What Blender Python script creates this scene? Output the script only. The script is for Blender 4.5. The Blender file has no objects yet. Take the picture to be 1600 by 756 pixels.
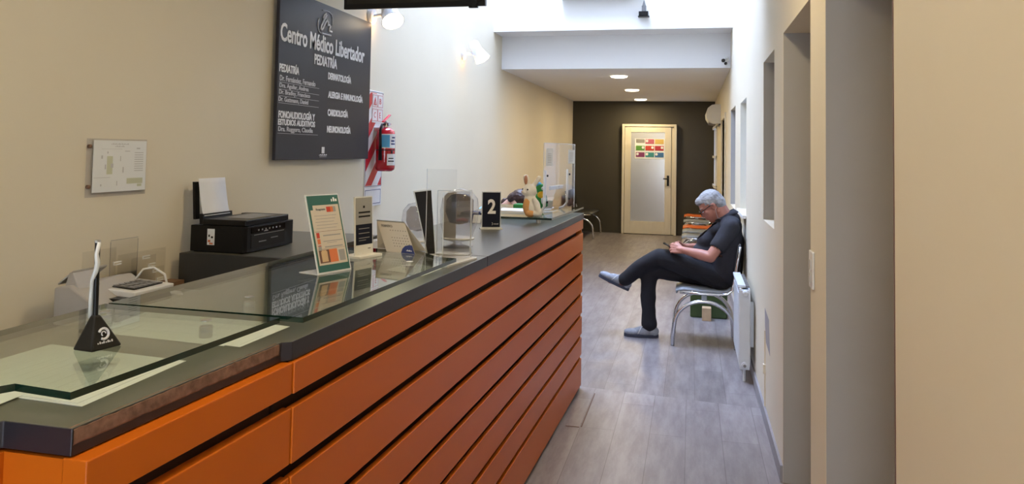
import bpy, bmesh, math, random
from mathutils import Vector, Matrix, noise
random.seed(7)
scene = bpy.context.scene
COL = scene.collection
PI = math.pi
V = Vector

# ------------------------------------------------------------------ camera
cam_d = bpy.data.cameras.new('camera'); cam = bpy.data.objects.new('camera', cam_d); COL.objects.link(cam)
scene.camera = cam
cam_d.sensor_width = 36; cam_d.lens = 27.0; cam_d.shift_y = -0.125625; cam_d.clip_start = 0.02
cam.matrix_world = Matrix(((0.97374455, -0.00652916, 0.22754984, 0.0),
                           (0.22693321, -0.05105997, -0.97257092, 0.0),
                           (0.01796876, 0.99867425, -0.04823769, 1.5),
                           (0, 0, 0, 1)))
# ------------------------------------------------------------------ view and sky
vs = scene.view_settings
vs.view_transform = 'Standard'; vs.look = 'None'; vs.gamma = 1; vs.use_curve_mapping = False
vs.exposure = 0.0
world = bpy.data.worlds.new('sky'); scene.world = world; world.use_nodes = True
bg = world.node_tree.nodes['Background']
bg.inputs[0].default_value = (0.53, 0.68, 1.0, 1); bg.inputs[1].default_value = 56.0

def area(name, loc, rot, sx, sy, power=0, color=(1, 1, 1), portal=False, spread=PI):
    d = bpy.data.lights.new(name, 'AREA'); d.shape = 'RECTANGLE'; d.size = sx; d.size_y = sy
    d.energy = power; d.color = color; d.spread = spread
    if portal: d.cycles.is_portal = True
    o = bpy.data.objects.new(name, d); o.location = loc; o.rotation_euler = rot; COL.objects.link(o)
    return o
SKY_Z = 6.10
area('skylight_portal', (-1.55, 6.65, SKY_Z), (0, 0, 0), 1.3, 3.4, portal=True)
area('entrance_portal', (-0.35, -2.98, 1.2), (-PI/2, 0, 0), 1.0, 2.1, portal=True)
area('window_portal', (0.70, 6.64, 1.48), (0, PI/2, 0), 0.92, 0.72, portal=True)
WARM = (1.0, 0.79, 0.45)

def downlight(x, y, z, power, label, size=0.22):
    o = V((x, y, z)); t = thing('ceiling_downlight', label, 'ceiling light', o, group=None)
    m = MB(); m.lathe([(size/2+.012, 0), (size/2+.01, -0.005), (size/2-0.004, -0.006)], o, 32); m.build('trim_ring', M['white_metal'], t)
    m = MB(); m.lathe([(size/2-.004, -.005), (size/2-.01, -.018), (size/2-.04, -.024), (0, -.026)], o, 32); m.build('diffuser', M['lamp_warm'], t)
    d = bpy.data.lights.new('downlight_lamp', 'AREA'); d.shape = 'DISK'; d.size = size; d.energy = power; d.color = WARM
    l = bpy.data.objects.new('downlight_lamp', d); l.location = (0, 0, -0.035); l.parent = t; COL.objects.link(l)
    return t

# ------------------------------------------------------------------ materials
M = {}
def nt(name):
    m = bpy.data.materials.new(name); m.use_nodes = True
    return m, m.node_tree, m.node_tree.nodes['Principled BSDF']
def mat(name, col, rough=0.5, metal=0.0, var=0.06, scale=8.0, bump=0.0, spec=0.5, col2=None, coat=0.0, stretch=(1, 1, 1)):
    m, t, b = nt(name); N = t.nodes; L = t.links
    tc = N.new('ShaderNodeTexCoord'); mp = N.new('ShaderNodeMapping'); mp.inputs['Scale'].default_value = stretch
    no = N.new('ShaderNodeTexNoise')
    no.inputs['Scale'].default_value = scale; no.inputs['Detail'].default_value = 4
    L.new(tc.outputs['Object'], mp.inputs[0]); L.new(mp.outputs[0], no.inputs['Vector'])
    mx = N.new('ShaderNodeMixRGB')
    c2 = col2 if col2 else tuple(max(0, c*(1-var*2)) for c in col)
    c1 = col if col2 else tuple(min(1, c*(1+var)) for c in col)
    mx.inputs[1].default_value = (*c1, 1); mx.inputs[2].default_value = (*c2, 1)
    L.new(no.outputs['Fac'], mx.inputs[0]); L.new(mx.outputs[0], b.inputs['Base Color'])
    b.inputs['Roughness'].default_value = rough; b.inputs['Metallic'].default_value = metal
    b.inputs['Specular IOR Level'].default_value = spec; b.inputs['Coat Weight'].default_value = coat
    if bump:
        bp = N.new('ShaderNodeBump'); bp.inputs['Strength'].default_value = bump; bp.inputs['Distance'].default_value = 0.004
        L.new(no.outputs['Fac'], bp.inputs['Height']); L.new(bp.outputs[0], b.inputs['Normal'])
    M[name] = m; return m
def glassmat(name, tint, ior=1.5, rough=0.0, refl=1.0):
    m = bpy.data.materials.new(name); m.use_nodes = True; t = m.node_tree; N = t.nodes; L = t.links
    N.remove(N['Principled BSDF']); out = N['Material Output']
    tr = N.new('ShaderNodeBsdfTransparent'); gl = N.new('ShaderNodeBsdfGlossy'); mx = N.new('ShaderNodeMixShader'); fr = N.new('ShaderNodeFresnel')
    no = N.new('ShaderNodeTexNoise'); no.inputs['Scale'].default_value = 3
    mr = N.new('ShaderNodeMapRange'); mr.inputs['To Min'].default_value = rough; mr.inputs['To Max'].default_value = rough+0.01
    L.new(no.outputs['Fac'], mr.inputs['Value']); L.new(mr.outputs[0], gl.inputs['Roughness'])
    tr.inputs[0].default_value = (*tint, 1); gl.inputs['Color'].default_value = (refl, refl, refl, 1)
    ge = N.new('ShaderNodeNewGeometry'); io = N.new('ShaderNodeMapRange')      # same reflectance seen from either side of the sheet
    io.inputs['To Min'].default_value = ior; io.inputs['To Max'].default_value = 1/ior
    L.new(ge.outputs['Backfacing'], io.inputs['Value']); L.new(io.outputs[0], fr.inputs['IOR'])
    L.new(fr.outputs[0], mx.inputs[0]); L.new(tr.outputs[0], mx.inputs[1]); L.new(gl.outputs[0], mx.inputs[2]); L.new(mx.outputs[0], out.inputs[0])
    M[name] = m; return m
def emit(name, col, s):
    m, t, b = nt(name)
    b.inputs['Base Color'].default_value = (*col, 1); b.inputs['Emission Color'].default_value = (*col, 1); b.inputs['Emission Strength'].default_value = s
    M[name] = m; return m

mat('wall_paint', (0.71, 0.645, 0.51), 0.75, var=0.015, scale=2.5, bump=0.05)
mat('white_paint', (0.80, 0.80, 0.80), 0.7, var=0.01, scale=2)
mat('ceiling_paint', (0.82, 0.81, 0.80), 0.8, var=0.015, scale=2)
mat('olive_paint', (0.048, 0.042, 0.029), 0.75, var=0.03, scale=2)
mat('cream_wood', (0.66, 0.60, 0.47), 0.45, var=0.05, scale=6, stretch=(4, 4, 0.6))
mat('grey_skirting', (0.30, 0.29, 0.31), 0.5)
mat('orange_panel', (0.56, 0.125, 0.005), 0.38, var=0.05, scale=3, spec=.3)
mat('dark_backing', (0.075, 0.032, 0.020), 0.6)
mat('counter_laminate', (0.095, 0.095, 0.080), 0.30, var=0.06, scale=160, spec=0.6)
mat('counter_edge', (0.020, 0.018, 0.024), 0.4)
mat('chipboard', (0.34, 0.19, 0.13), 0.9, col2=(0.03, 0.015, 0.010), scale=55, bump=0.9)
mat('jamb_grey', (0.36, 0.345, 0.325), 0.7, var=0.02)
mat('grey_cabinet', (0.035, 0.035, 0.035), 0.45)
mat('brown_wood', (0.20, 0.11, 0.06), 0.5, var=0.12, scale=12, stretch=(1, .2, 4))
mat('black_plastic', (0.006, 0.006, 0.007), 0.35, spec=0.25)
mat('black_gloss', (0.006, 0.006, 0.007), 0.12)
mat('black_matte', (0.012, 0.011, 0.010), 0.6, spec=0.25)
mat('grey_plastic', (0.22, 0.22, 0.23), 0.4)
mat('white_plastic', (0.70, 0.70, 0.68), 0.4)
mat('fax_white', (0.42, 0.40, 0.38), 0.45)
mat('white_metal', (0.80, 0.80, 0.80), 0.3)
mat('chrome', (0.72, 0.73, 0.76), 0.12, metal=1.0)
mat('steel', (0.55, 0.56, 0.57), 0.3, metal=1.0)
mat('paper', (0.76, 0.78, 0.78), 0.8, var=0.03, scale=6)
mat('paper_edge', (0.78, 0.80, 0.84), 0.8)
mat('print_grey', (0.30, 0.30, 0.30), 0.8)
mat('print_light', (0.52, 0.52, 0.52), 0.8)
mat('print_dark', (0.018, 0.018, 0.022), 0.7, spec=0.15)
mat('print_green', (0.022, 0.11, 0.10), 0.6)
mat('print_pale_green', (0.56, 0.58, 0.42), 0.7)
mat('print_cream', (0.56, 0.50, 0.42), 0.7)
mat('print_red', (0.50, 0.05, 0.03), 0.6)
mat('print_orange', (0.62, 0.17, 0.06), 0.6)
mat('print_brown', (0.14, 0.07, 0.05), 0.6)
mat('print_navy', (0.007, 0.010, 0.026), 0.5, spec=0.2)
mat('print_blue', (0.02, 0.035, 0.16), 0.5)
mat('sky_blue', (0.08, 0.38, 0.70), 0.5)
mat('sign_board', (0.026, 0.026, 0.036), 0.42, var=0.05, scale=1.5, spec=0.3)
mat('letter_white', (0.80, 0.80, 0.84), 0.5)
mat('letter_grey', (0.55, 0.55, 0.60), 0.5)
mat('letter_silver', (0.45, 0.45, 0.48), 0.4)
mat('safety_red', (0.55, 0.02, 0.035), 0.3)
mat('extinguisher_red', (0.45, 0.008, 0.02), 0.18, coat=0.5)
mat('panel_white', (0.74, 0.74, 0.76), 0.35)
mat('seat_grey', (0.26, 0.29, 0.33), 0.4, scale=60)
mat('seat_orange', (0.65, 0.14, 0.02), 0.4)
mat('radiator_white', (0.66, 0.70, 0.76), 0.35)
mat('green_box', (0.032, 0.060, 0.008), 0.5)
mat('pale_wood', (0.55, 0.38, 0.22), 0.6, var=0.1, scale=20)
mat('rabbit_white', (0.72, 0.68, 0.60), 0.9, scale=90, bump=0.5)
mat('rabbit_tan', (0.62, 0.32, 0.12), 0.9, scale=90, bump=0.4)
mat('rabbit_pink', (0.42, 0.20, 0.13), 0.9, scale=90)
mat('toy_green', (0.03, 0.25, 0.06), 0.8); mat('toy_yellow', (0.75, 0.45, 0.03), 0.8)
mat('skin', (0.42, 0.175, 0.125), 0.5, var=0.08, scale=14)
mat('skin_pale', (0.62, 0.36, 0.27), 0.5, var=0.06, scale=14)
mat('lips', (0.38, 0.13, 0.11), 0.5)
mat('grey_hair', (0.50, 0.50, 0.50), 0.6, col2=(0.10, 0.10, 0.12), scale=38, bump=0.8, stretch=(0.4, 1, 1))
mat('brown_hair', (0.060, 0.022, 0.014), 0.5, col2=(0.02, 0.008, 0.006), scale=60, bump=0.8, stretch=(0.3, 1, 1))
mat('shirt_charcoal', (0.017, 0.017, 0.026), 0.85, scale=200, bump=0.25)
mat('trousers_black', (0.007, 0.007, 0.012), 0.85, scale=150, bump=0.2)
mat('blue_top', (0.35, 0.62, 0.72), 0.8)
mat('shoe_grey', (0.36, 0.38, 0.43), 0.75, col2=(0.20, 0.22, 0.26), scale=60, bump=0.3)
mat('shoe_sole', (0.05, 0.06, 0.10), 0.6)
mat('lace', (0.60, 0.58, 0.56), 0.8)
mat('glass_edge', (0.004, 0.022, 0.015), 0.15, spec=0.8)
mat('acrylic_edge', (0.62, 0.64, 0.66), 0.25)
mat('smoked_liner', (0.12, 0.095, 0.085), 0.3)
mat('stain', (0.33, 0.31, 0.32), 0.8)
mat('amber_eye', (0.01, 0.008, 0.006), 0.1)
for n, c in dict(card_grey=(.25, .24, .22), card_pink=(.45, .10, .15), card_yellow=(.62, .42, .12), card_green=(.10, .28, .05), card_red=(.50, .05, .03), card_crimson=(.42, .03, .05), card_purple=(.20, .03, .12), card_teal=(.04, .24, .24), card_blue=(.05, .16, .36)).items(): mat(n, c, 0.6)
glassmat('glass_clear', (0.86, 0.91, 0.88), 1.52)
glassmat('tinted_glass', (0.56, 0.53, 0.48), 1.5)
glassmat('acrylic', (0.97, 0.97, 0.97), 1.22)
glassmat('acrylic_haze', (0.90, 0.90, 0.92), 1.28)
glassmat('smoked_plastic', (0.70, 0.65, 0.62), 1.4)
emit('lamp_warm', (1.0, 0.86, 0.62), 9.0)
emit('spot_glow', (1.0, 0.88, 0.68), 14.0)
# frosted panes
def frosted(name, col, trans, rough=0.3, spec=0.5):
    m, t, b = nt(name); N = t.nodes; L = t.links
    b.inputs['Base Color'].default_value = (*col, 1); b.inputs['Roughness'].default_value = rough; b.inputs['Specular IOR Level'].default_value = spec
    if trans:
        tl = N.new('ShaderNodeBsdfTranslucent'); tl.inputs[0].default_value = (*col, 1); mx = N.new('ShaderNodeMixShader'); mx.inputs[0].default_value = trans
        L.new(b.outputs[0], mx.inputs[1]); L.new(tl.outputs[0], mx.inputs[2]); L.new(mx.outputs[0], N['Material Output'].inputs[0])
    M[name] = m
frosted('frosted_daylight', (0.19, 0.20, 0.21), 0.8)
frosted('frosted_pane', (0.50, 0.49, 0.46), 0, 0.20, 1.0)
M['frosted_pane'].node_tree.nodes['Principled BSDF'].inputs['Metallic'].default_value = 0.45
frosted('skylight_sheet', (0.85, 0.92, 1.0), 0.9)

def floor_mat(name, ca, cb, cc):
    m, t, b = nt(name); N = t.nodes; L = t.links
    tc = N.new('ShaderNodeTexCoord'); mp = N.new('ShaderNodeMapping'); mp.inputs['Rotation'].default_value = (0, 0, PI/2)
    L.new(tc.outputs['Object'], mp.inputs[0])
    br = N.new('ShaderNodeTexBrick'); br.inputs['Scale'].default_value = 1; br.inputs['Brick Width'].default_value = 1.25; br.inputs['Row Height'].default_value = 0.187
    br.inputs['Mortar Size'].default_value = 0.0022; br.inputs['Mortar Smooth'].default_value = 0.3; br.offset = 0.37
    br.inputs['Color1'].default_value = (*ca, 1); br.inputs['Color2'].default_value = (*cb, 1); br.inputs['Mortar'].default_value = (ca[0]*.55, ca[1]*.52, ca[2]*.52, 1)
    L.new(mp.outputs[0], br.inputs['Vector'])
    m2 = N.new('ShaderNodeMapping'); m2.inputs['Scale'].default_value = (9, 1.6, 1); L.new(tc.outputs['Object'], m2.inputs[0])
    no = N.new('ShaderNodeTexNoise'); no.inputs['Scale'].default_value = 1.6; no.inputs['Detail'].default_value = 9; no.inputs['Roughness'].default_value = 0.68
    L.new(m2.outputs[0], no.inputs['Vector'])
    rp = N.new('ShaderNodeValToRGB'); rp.color_ramp.elements[0].position = 0.38; rp.color_ramp.elements[0].color = (*cc, 1); rp.color_ramp.elements[1].position = 0.62; rp.color_ramp.elements[1].color = (1, 1, 1, 1)
    L.new(no.outputs['Fac'], rp.inputs[0])
    mx = N.new('ShaderNodeMixRGB'); mx.blend_type = 'MULTIPLY'; mx.inputs[0].default_value = 0.85
    L.new(br.outputs['Color'], mx.inputs[1]); L.new(rp.outputs[0], mx.inputs[2]); L.new(mx.outputs[0], b.inputs['Base Color'])
    b.inputs['Roughness'].default_value = 0.38
    bp = N.new('ShaderNodeBump'); bp.inputs['Strength'].default_value = 0.15; bp.inputs['Distance'].default_value = 0.002
    L.new(no.outputs['Fac'], bp.inputs['Height']); L.new(bp.outputs[0], b.inputs['Normal'])
    M[name] = m
floor_mat('floor_planks', (0.285, 0.258, 0.258), (0.22, 0.197, 0.197), (0.58, 0.55, 0.57))
floor_mat('floor_planks_worn', (0.33, 0.30, 0.30), (0.265, 0.238, 0.24), (0.64, 0.60, 0.62))

# ------------------------------------------------------------------ mesh helpers
def frame_from(d):
    d = d.normalized(); a = V((0, 0, 1)) if abs(d.z) < 0.9 else V((1, 0, 0))
    u = d.cross(a).normalized(); return u, d.cross(u).normalized()
class MB:
    def __init__(s): s.v = []; s.f = []; s.mi = []; s.cur = 0; s.marks = []; s.nomark = False
    def add(s, vs, fs):
        n = len(s.v)
        if not s.nomark: s.marks.append((n, len(s.f)))
        s.v += [V(p) for p in vs]; s.f += [[i+n for i in f] for f in fs]; s.mi += [s.cur]*len(fs)
    def box(s, a, b):
        x0, y0, z0 = [min(a[i], b[i]) for i in range(3)]; x1, y1, z1 = [max(a[i], b[i]) for i in range(3)]
        s.add([(x0,y0,z0),(x1,y0,z0),(x1,y1,z0),(x0,y1,z0),(x0,y0,z1),(x1,y0,z1),(x1,y1,z1),(x0,y1,z1)],
              [(0,3,2,1),(4,5,6,7),(0,1,5,4),(1,2,6,5),(2,3,7,6),(3,0,4,7)])
    def obox(s, o, u, v, w):       # box from corner o with edge vectors
        o, u, v, w = V(o), V(u), V(v), V(w)
        P = [o, o+u, o+u+v, o+v, o+w, o+u+w, o+u+v+w, o+v+w]
        F = [(0,3,2,1),(4,5,6,7),(0,1,5,4),(1,2,6,5),(2,3,7,6),(3,0,4,7)]
        if u.cross(v).dot(w) < 0: F = [tuple(reversed(f)) for f in F]
        s.add(P, F)
    def prism(s, pts, z0, z1, side=None):     # vertical extrusion of an xy polygon
        A = sum(pts[i][0]*pts[(i+1) % len(pts)][1]-pts[(i+1) % len(pts)][0]*pts[i][1] for i in range(len(pts)))
        if A < 0: pts = pts[::-1]
        n = len(pts); vs = [(p[0], p[1], z0) for p in pts]+[(p[0], p[1], z1) for p in pts]
        s.add(vs, [tuple(range(n-1, -1, -1)), tuple(range(n, 2*n))])
        c = s.cur
        if side is not None: s.cur = side
        n0 = len(s.v)-2*n
        for i in range(n):
            j = (i+1) % n; s.f.append([n0+i, n0+j, n0+n+j, n0+n+i]); s.mi.append(s.cur)
        s.cur = c
    def poly_slab(s, o, u, v, pts, t):       # polygon in plane (o,u,v), thickness t along u x v
        o, u, v = V(o), V(u), V(v); w = u.cross(v).normalized()*t; n = len(pts)
        A = sum(pts[i][0]*pts[(i+1) % n][1]-pts[(i+1) % n][0]*pts[i][1] for i in range(n))
        if A < 0: pts = pts[::-1]
        P = [o+u*a+v*b for a, b in pts]; P += [p+w for p in P]
        s.add(P, [tuple(range(n-1, -1, -1)), tuple(range(n, 2*n))]+[(i, (i+1) % n, n+(i+1) % n, n+i) for i in range(n)])
    def lathe(s, prof, o=(0, 0, 0), seg=24, axis=(0, 0, 1)):
        o = V(o); ax = V(axis).normalized(); u, w = frame_from(ax) if abs(ax.z) < .999 else (V((1, 0, 0)), V((0, 1, 0)))
        vs = []; fs = []
        for r, h in prof:
            for k in range(seg):
                a = 2*PI*k/seg; vs.append(o+ax*h+(u*math.cos(a)+w*math.sin(a))*r)
        for i in range(len(prof)-1):
            for k in range(seg):
                fs.append((i*seg+k, i*seg+(k+1) % seg, (i+1)*seg+(k+1) % seg, (i+1)*seg+k))
        s.add(vs, fs); nm = s.nomark; s.nomark = True
        if prof[0][0] > 1e-4: s.add(vs[:seg], [tuple(reversed(range(seg)))])
        if prof[-1][0] > 1e-4: s.add(vs[-seg:], [tuple(range(seg))])
        s.nomark = nm
    def disc(s, o, r, seg=24, down=True):
        o = V(o); vs = [o+V((math.cos(2*PI*k/seg)*r, math.sin(2*PI*k/seg)*r, 0)) for k in range(seg)]
        s.add(vs, [tuple(reversed(range(seg))) if down else tuple(range(seg))])
    def cyl(s, a, b, r, seg=16, r2=None):
        a, b = V(a), V(b); s.lathe([(r, 0), (r if r2 is None else r2, (b-a).length)], a, seg, b-a)
    def tube(s, pts, r, seg=10):
        pts = [V(p) for p in pts]; n = len(pts); rs = r if isinstance(r, (list, tuple)) else [r]*n
        d0 = (pts[1]-pts[0]).normalized(); u, w = frame_from(d0); vs = []
        for i, p in enumerate(pts):
            d = (pts[min(i+1, n-1)]-pts[max(i-1, 0)]).normalized()
            u = (u-d*u.dot(d)).normalized(); w = d.cross(u)
            for k in range(seg):
                a = 2*PI*k/seg; vs.append(p+(u*math.cos(a)+w*math.sin(a))*rs[i])
        fs = [(i*seg+k, i*seg+(k+1) % seg, (i+1)*seg+(k+1) % seg, (i+1)*seg+k) for i in range(n-1) for k in range(seg)]
        s.add(vs, fs+[tuple(reversed(range(seg))), tuple(range((n-1)*seg, n*seg))])
    def ell(s, c, r, ax=None, seg=20, rings=12):    # ellipsoid; ax = (X,Y,Z) unit vectors
        c = V(c); A = ax or (V((1, 0, 0)), V((0, 1, 0)), V((0, 0, 1))); vs = []; fs = []
        r = (r, r, r) if isinstance(r, (int, float)) else r
        for i in range(1, rings):
            th = PI*i/rings
            for k in range(seg):
                a = 2*PI*k/seg
                vs.append(c+A[0]*(r[0]*math.sin(th)*math.cos(a))+A[1]*(r[1]*math.sin(th)*math.sin(a))+A[2]*(r[2]*math.cos(th)))
        t = len(vs); vs += [c+A[2]*r[2], c-A[2]*r[2]]
        for i in range(rings-2):
            for k in range(seg): fs.append((i*seg+k, (i+1)*seg+k, (i+1)*seg+(k+1) % seg, i*seg+(k+1) % seg))
        for k in range(seg):
            fs.append((t, k, (k+1) % seg)); b0 = (rings-2)*seg; fs.append((t+1, b0+(k+1) % seg, b0+k))
        s.add(vs, fs)
    def capsule(s, a, b, ra, rb):
        a, b = V(a), V(b); s.ell(a, ra, seg=16, rings=10); s.ell(b, rb, seg=16, rings=10)
        s.lathe([(ra, 0), (rb, (b-a).length)], a, 16, b-a)
    def chain(s, pts):
        for (a, ra), (b, rb) in zip(pts, pts[1:]): s.capsule(a, b, ra, rb)
    def mesh(s, name, off=V((0, 0, 0))):
        me = bpy.data.meshes.new(name); me.from_pydata([tuple(p-off) for p in s.v], [], s.f)
        me.polygons.foreach_set('material_index', s.mi); me.update(); return me
    def each(s, name, mats, parent, **k):      # every piece an object of its own
        out = []; mk = s.marks+[(len(s.v), len(s.f))]
        for (v0, f0), (v1, f1) in zip(mk, mk[1:]):
            m = MB(); m.v = s.v[v0:v1]; m.f = [[i-v0 for i in f] for f in s.f[f0:f1]]; m.mi = s.mi[f0:f1]; out.append(m.build(name, mats, parent, **k))
        return out
    def build(s, name, mats, parent=None, smooth=False, bevel=0, label=None, cat=None, group=None, kind=None, loc=None):
        mats = mats if isinstance(mats, (list, tuple)) else [mats]
        if parent is None:
            if loc is None:
                xs = [p.x for p in s.v]; ys = [p.y for p in s.v]; zs = [p.z for p in s.v]
                loc = V(((min(xs)+max(xs))/2, (min(ys)+max(ys))/2, min(zs)))
            off = V(loc)
        else:
            r = parent
            while r.parent: r = r.parent
            off = V(r.location)
        me = s.mesh(name, off)
        for m in mats: me.materials.append(m)
        o = bpy.data.objects.new(name, me); COL.objects.link(o)
        if parent is None: o.location = off
        else: o.parent = parent
        if smooth is not False:
            me.polygons.foreach_set('use_smooth', [True]*len(me.polygons))
            if smooth is not True: me.set_sharp_from_angle(angle=math.radians(smooth))
        if bevel:
            b = o.modifiers.new('bevel', 'BEVEL'); b.width = bevel; b.segments = 2; b.limit_method = 'ANGLE'
        tag(o, label, cat, group, kind); return o
def tag(o, label=None, cat=None, group=None, kind=None):
    if label: o['label'] = label
    if cat: o['category'] = cat
    if group: o['group'] = group
    if kind: o['kind'] = kind
def thing(name, label, cat, loc=(0, 0, 0), rz=0, group=None):
    o = bpy.data.objects.new(name, None); o.empty_display_size = 0.05; COL.objects.link(o)
    o.location = loc; o.rotation_euler = (0, 0, rz); tag(o, label, cat, group); return o
def struct(m, name, mats, **k): return m.build(name, mats, kind='structure', **k)
def copy_tree(o, parent=None):
    c = o.copy(); COL.objects.link(c)
    if parent: c.parent = parent
    for ch in list(o.children): copy_tree(ch, c)
    return c
def text_mb(mb, body, o, u, v, w, h, depth=0.002, bold=0.0):
    """put text into the builder: lower left o, box w x h along unit u, v"""
    cu = bpy.data.curves.new('t', 'FONT'); cu.body = body; cu.size = 1; cu.extrude = 0.01; cu.offset = bold; cu.resolution_u = 3
    ob = bpy.data.objects.new('t', cu); COL.objects.link(ob)
    dg = bpy.context.evaluated_depsgraph_get(); dg.update()
    me = bpy.data.meshes.new_from_object(ob.evaluated_get(dg))
    xs = [p.co.x for p in me.vertices]; ys = [p.co.y for p in me.vertices]
    x0, x1, y0, y1 = min(xs), max(xs), min(ys), max(ys); u, v = V(u).normalized(), V(v).normalized(); n = u.cross(v)
    o = V(o); vs = [o+u*((p.co.x-x0)/(x1-x0)*w)+v*((p.co.y-y0)/(y1-y0)*h)+n*((p.co.z+0.01)/0.02*depth) for p in me.vertices]
    mb.add(vs, [tuple(p.vertices) for p in me.polygons])
    bpy.data.objects.remove(ob); bpy.data.curves.remove(cu); bpy.data.meshes.remove(me)
def scribble(mb, o, u, v, w, h, n=5, depth=.0004):
    """illegible small print: a row of short dashes"""
    u, v = V(u).normalized(), V(v).normalized(); nn = u.cross(v)*depth; x = 0.0
    for k in range(n):
        l = w/n*(.55+.3*((k*7) % 3)/2); hh = h*(.6+.4*((k*5) % 2)); mb.obox(V(o)+u*x, u*l, v*hh, nn); x += w/n
def sculpt(mb, name, material, voxel, smooth_it, parent, disp=None, label=None):
    """union of the builder's shapes as one continuous smooth skin, baked to a mesh"""
    r = parent
    while r.parent: r = r.parent
    me = mb.mesh(name, V(r.location)); o = bpy.data.objects.new(name, me); COL.objects.link(o)
    rm = o.modifiers.new('r', 'REMESH'); rm.mode = 'VOXEL'; rm.voxel_size = voxel
    sm = o.modifiers.new('s', 'SMOOTH'); sm.iterations = smooth_it; sm.factor = 0.5
    dg = bpy.context.evaluated_depsgraph_get(); dg.update()
    new = bpy.data.meshes.new_from_object(o.evaluated_get(dg)); o.modifiers.clear(); o.data = new; bpy.data.meshes.remove(me)
    new.name = name; new.materials.clear(); new.materials.append(material)
    new.polygons.foreach_set('use_smooth', [True]*len(new.polygons))
    if disp:
        off = V(r.location)
        for vt in new.vertices: vt.co = vt.co+vt.normal*disp(vt.co+off)
    o.parent = parent
    if label: o['label'] = label
    return o

# ================================================================== ROOM
XL, XR, YB, YF = -2.20, 0.42, 14.50, -3.0
HC, HF = 2.90, 2.46                      # ceiling heights: near part, far corridor
b = MB(); b.prism([(XL-.15, 5.14), (-0.69, 4.97), (0.38, 4.852), (XR+.9, 4.79), (XR+.9, YB+.2), (XL-.15, YB+.2)], -0.1, 0)
struct(b, 'floor', M['floor_planks'], loc=V((0.03, 0.1, 0)))
b = MB(); b.prism([(XL-.15, 5.14), (-0.69, 4.97), (0.38, 4.852), (XR+.9, 4.79), (XR+.9, YF-.2), (XL-.15, YF-.2)], -0.1, 0)
struct(b, 'floor', M['floor_planks_worn'], loc=V((-0.02, 0.5, 0)))
# cut-out boards beside the counter
b = MB(); b.box((-0.66, 4.30, 0.0), (-0.577, 4.84, 0.0015)); b.box((-0.66, 4.245, 0), (-0.585, 4.30, 0.0015))
struct(b, 'trim_1', M['floor_planks_worn'], loc=V((-0.02, 0.52, 0)))
b = MB(); b.box((-0.577, 4.25, 0), (-0.571, 4.85, 0.0022)); b.box((-0.66, 4.239, 0), (-0.585, 4.245, 0.0022))
struct(b, 'trim_2', M['print_brown'])
b = MB(); b.box((XL-.15, YF, 0), (XL, YB, 6.5)); struct(b, 'wall_left', M['wall_paint'])
# right wall with its openings: y0, y1, z0, z1
OP = [(1.784, 2.633, 0, 2.075), (2.953, 3.80, 0, 2.075), (4.20, 4.815, 1.117, 2.053), (6.285, 7.02, 1.03, 1.95), (7.82, 8.72, 0.96, 1.98), (9.95, 11.0, 0, 1.96), (13.3, 14.25, 0.95, 1.97)]
b = MB(); ys = sorted({YF, YB}.union(*[{o[0], o[1]} for o in OP]))
for y0, y1 in zip(ys, ys[1:]):
    o = [q for q in OP if q[0] <= y0+1e-4 and q[1] >= y1-1e-4]
    if not o: b.box((XR, y0, 0), (XR+.3, y1, 6.5))
    else:
        z0, z1 = o[0][2:]
        if z0 > 0: b.box((XR, y0, 0), (XR+.3, y1, z0))
        b.box((XR, y0, z1), (XR+.3, y1, 6.5))
bm = bmesh.new(); me = b.mesh('wall_right'); bm.from_mesh(me); bmesh.ops.remove_doubles(bm, verts=bm.verts, dist=1e-4)
dup = {}
for f in bm.faces: dup.setdefault(tuple(sorted(v.index for v in f.verts)), []).append(f)
bmesh.ops.delete(bm, geom=[f for l in dup.values() if len(l) > 1 for f in l], context='FACES_ONLY')
bm.to_mesh(me); me.materials.append(M['wall_paint']); wr = bpy.data.objects.new('wall_right', me); wr['kind'] = 'structure'; COL.objects.link(wr)
b = MB(); b.box((XL-.15, YB, 0), (XR+.3, YB+.2, 3.0)); struct(b, 'wall_back', M['olive_paint'])
# front wall with the glazed entrance opening behind the camera
b = MB(); b.box((XL-.15, YF-.2, 0), (-.915, YF, 6.5)); b.box((0.22, YF-.2, 0), (XR+.3, YF, 6.5)); b.box((-.915, YF-.2, 2.3), (0.22, YF, 6.5)); struct(b, 'wall_front', M['wall_paint'])
t = thing('door_4', None, None, (-0.89, YF-.1, 0)); t['kind'] = 'structure'
b = MB()
for x in (-0.915, 0.17): b.box((x, YF-.13, 0), (x+.05, YF-.07, 2.3))
b.box((-.865, YF-.13, 2.25), (0.17, YF-.07, 2.3)); b.box((-.865, YF-.13, 0), (0.17, YF-.07, 0.06)); b.build('door_frame', M['steel'], t)
b = MB(); b.box((-.865, YF-.104, .06), (.17, YF-.096, 2.25)); b.build('pane', M['tinted_glass'], t)
# ceilings, beam, skylight shaft
b = MB(); b.box((XL, YF, HC), (XR, 4.90, HC+.1)); struct(b, 'ceiling', M['ceiling_paint'])
b = MB(); b.box((XL, 4.90, HC), (XR, 5.0, 6.4)); struct(b, 'trim_3', M['white_paint'])
b = MB(); b.box((XL, 8.87, HF), (XR, YB, HF+.1)); struct(b, 'ceiling', M['ceiling_paint'])
b = MB(); b.box((XL, 8.87, HF+.1), (XR, 8.97, 6.4)); b.box((XL, 8.82, HF), (XR, 8.87, 2.846)); struct(b, 'trim_4', M['white_paint'])
b = MB(); b.box((XL, 8.42, 2.846), (XR, 8.87, 6.4)); struct(b, 'trim_5', M['white_paint'])
t = thing('window_4', None, None, (-0.89, 6.65, 6.2)); t['kind'] = 'structure'
b = MB()
for y in (4.98, 6.1, 7.22, 8.38): b.box((XL, y, 6.16), (-.90, y+.05, 6.22))
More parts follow.
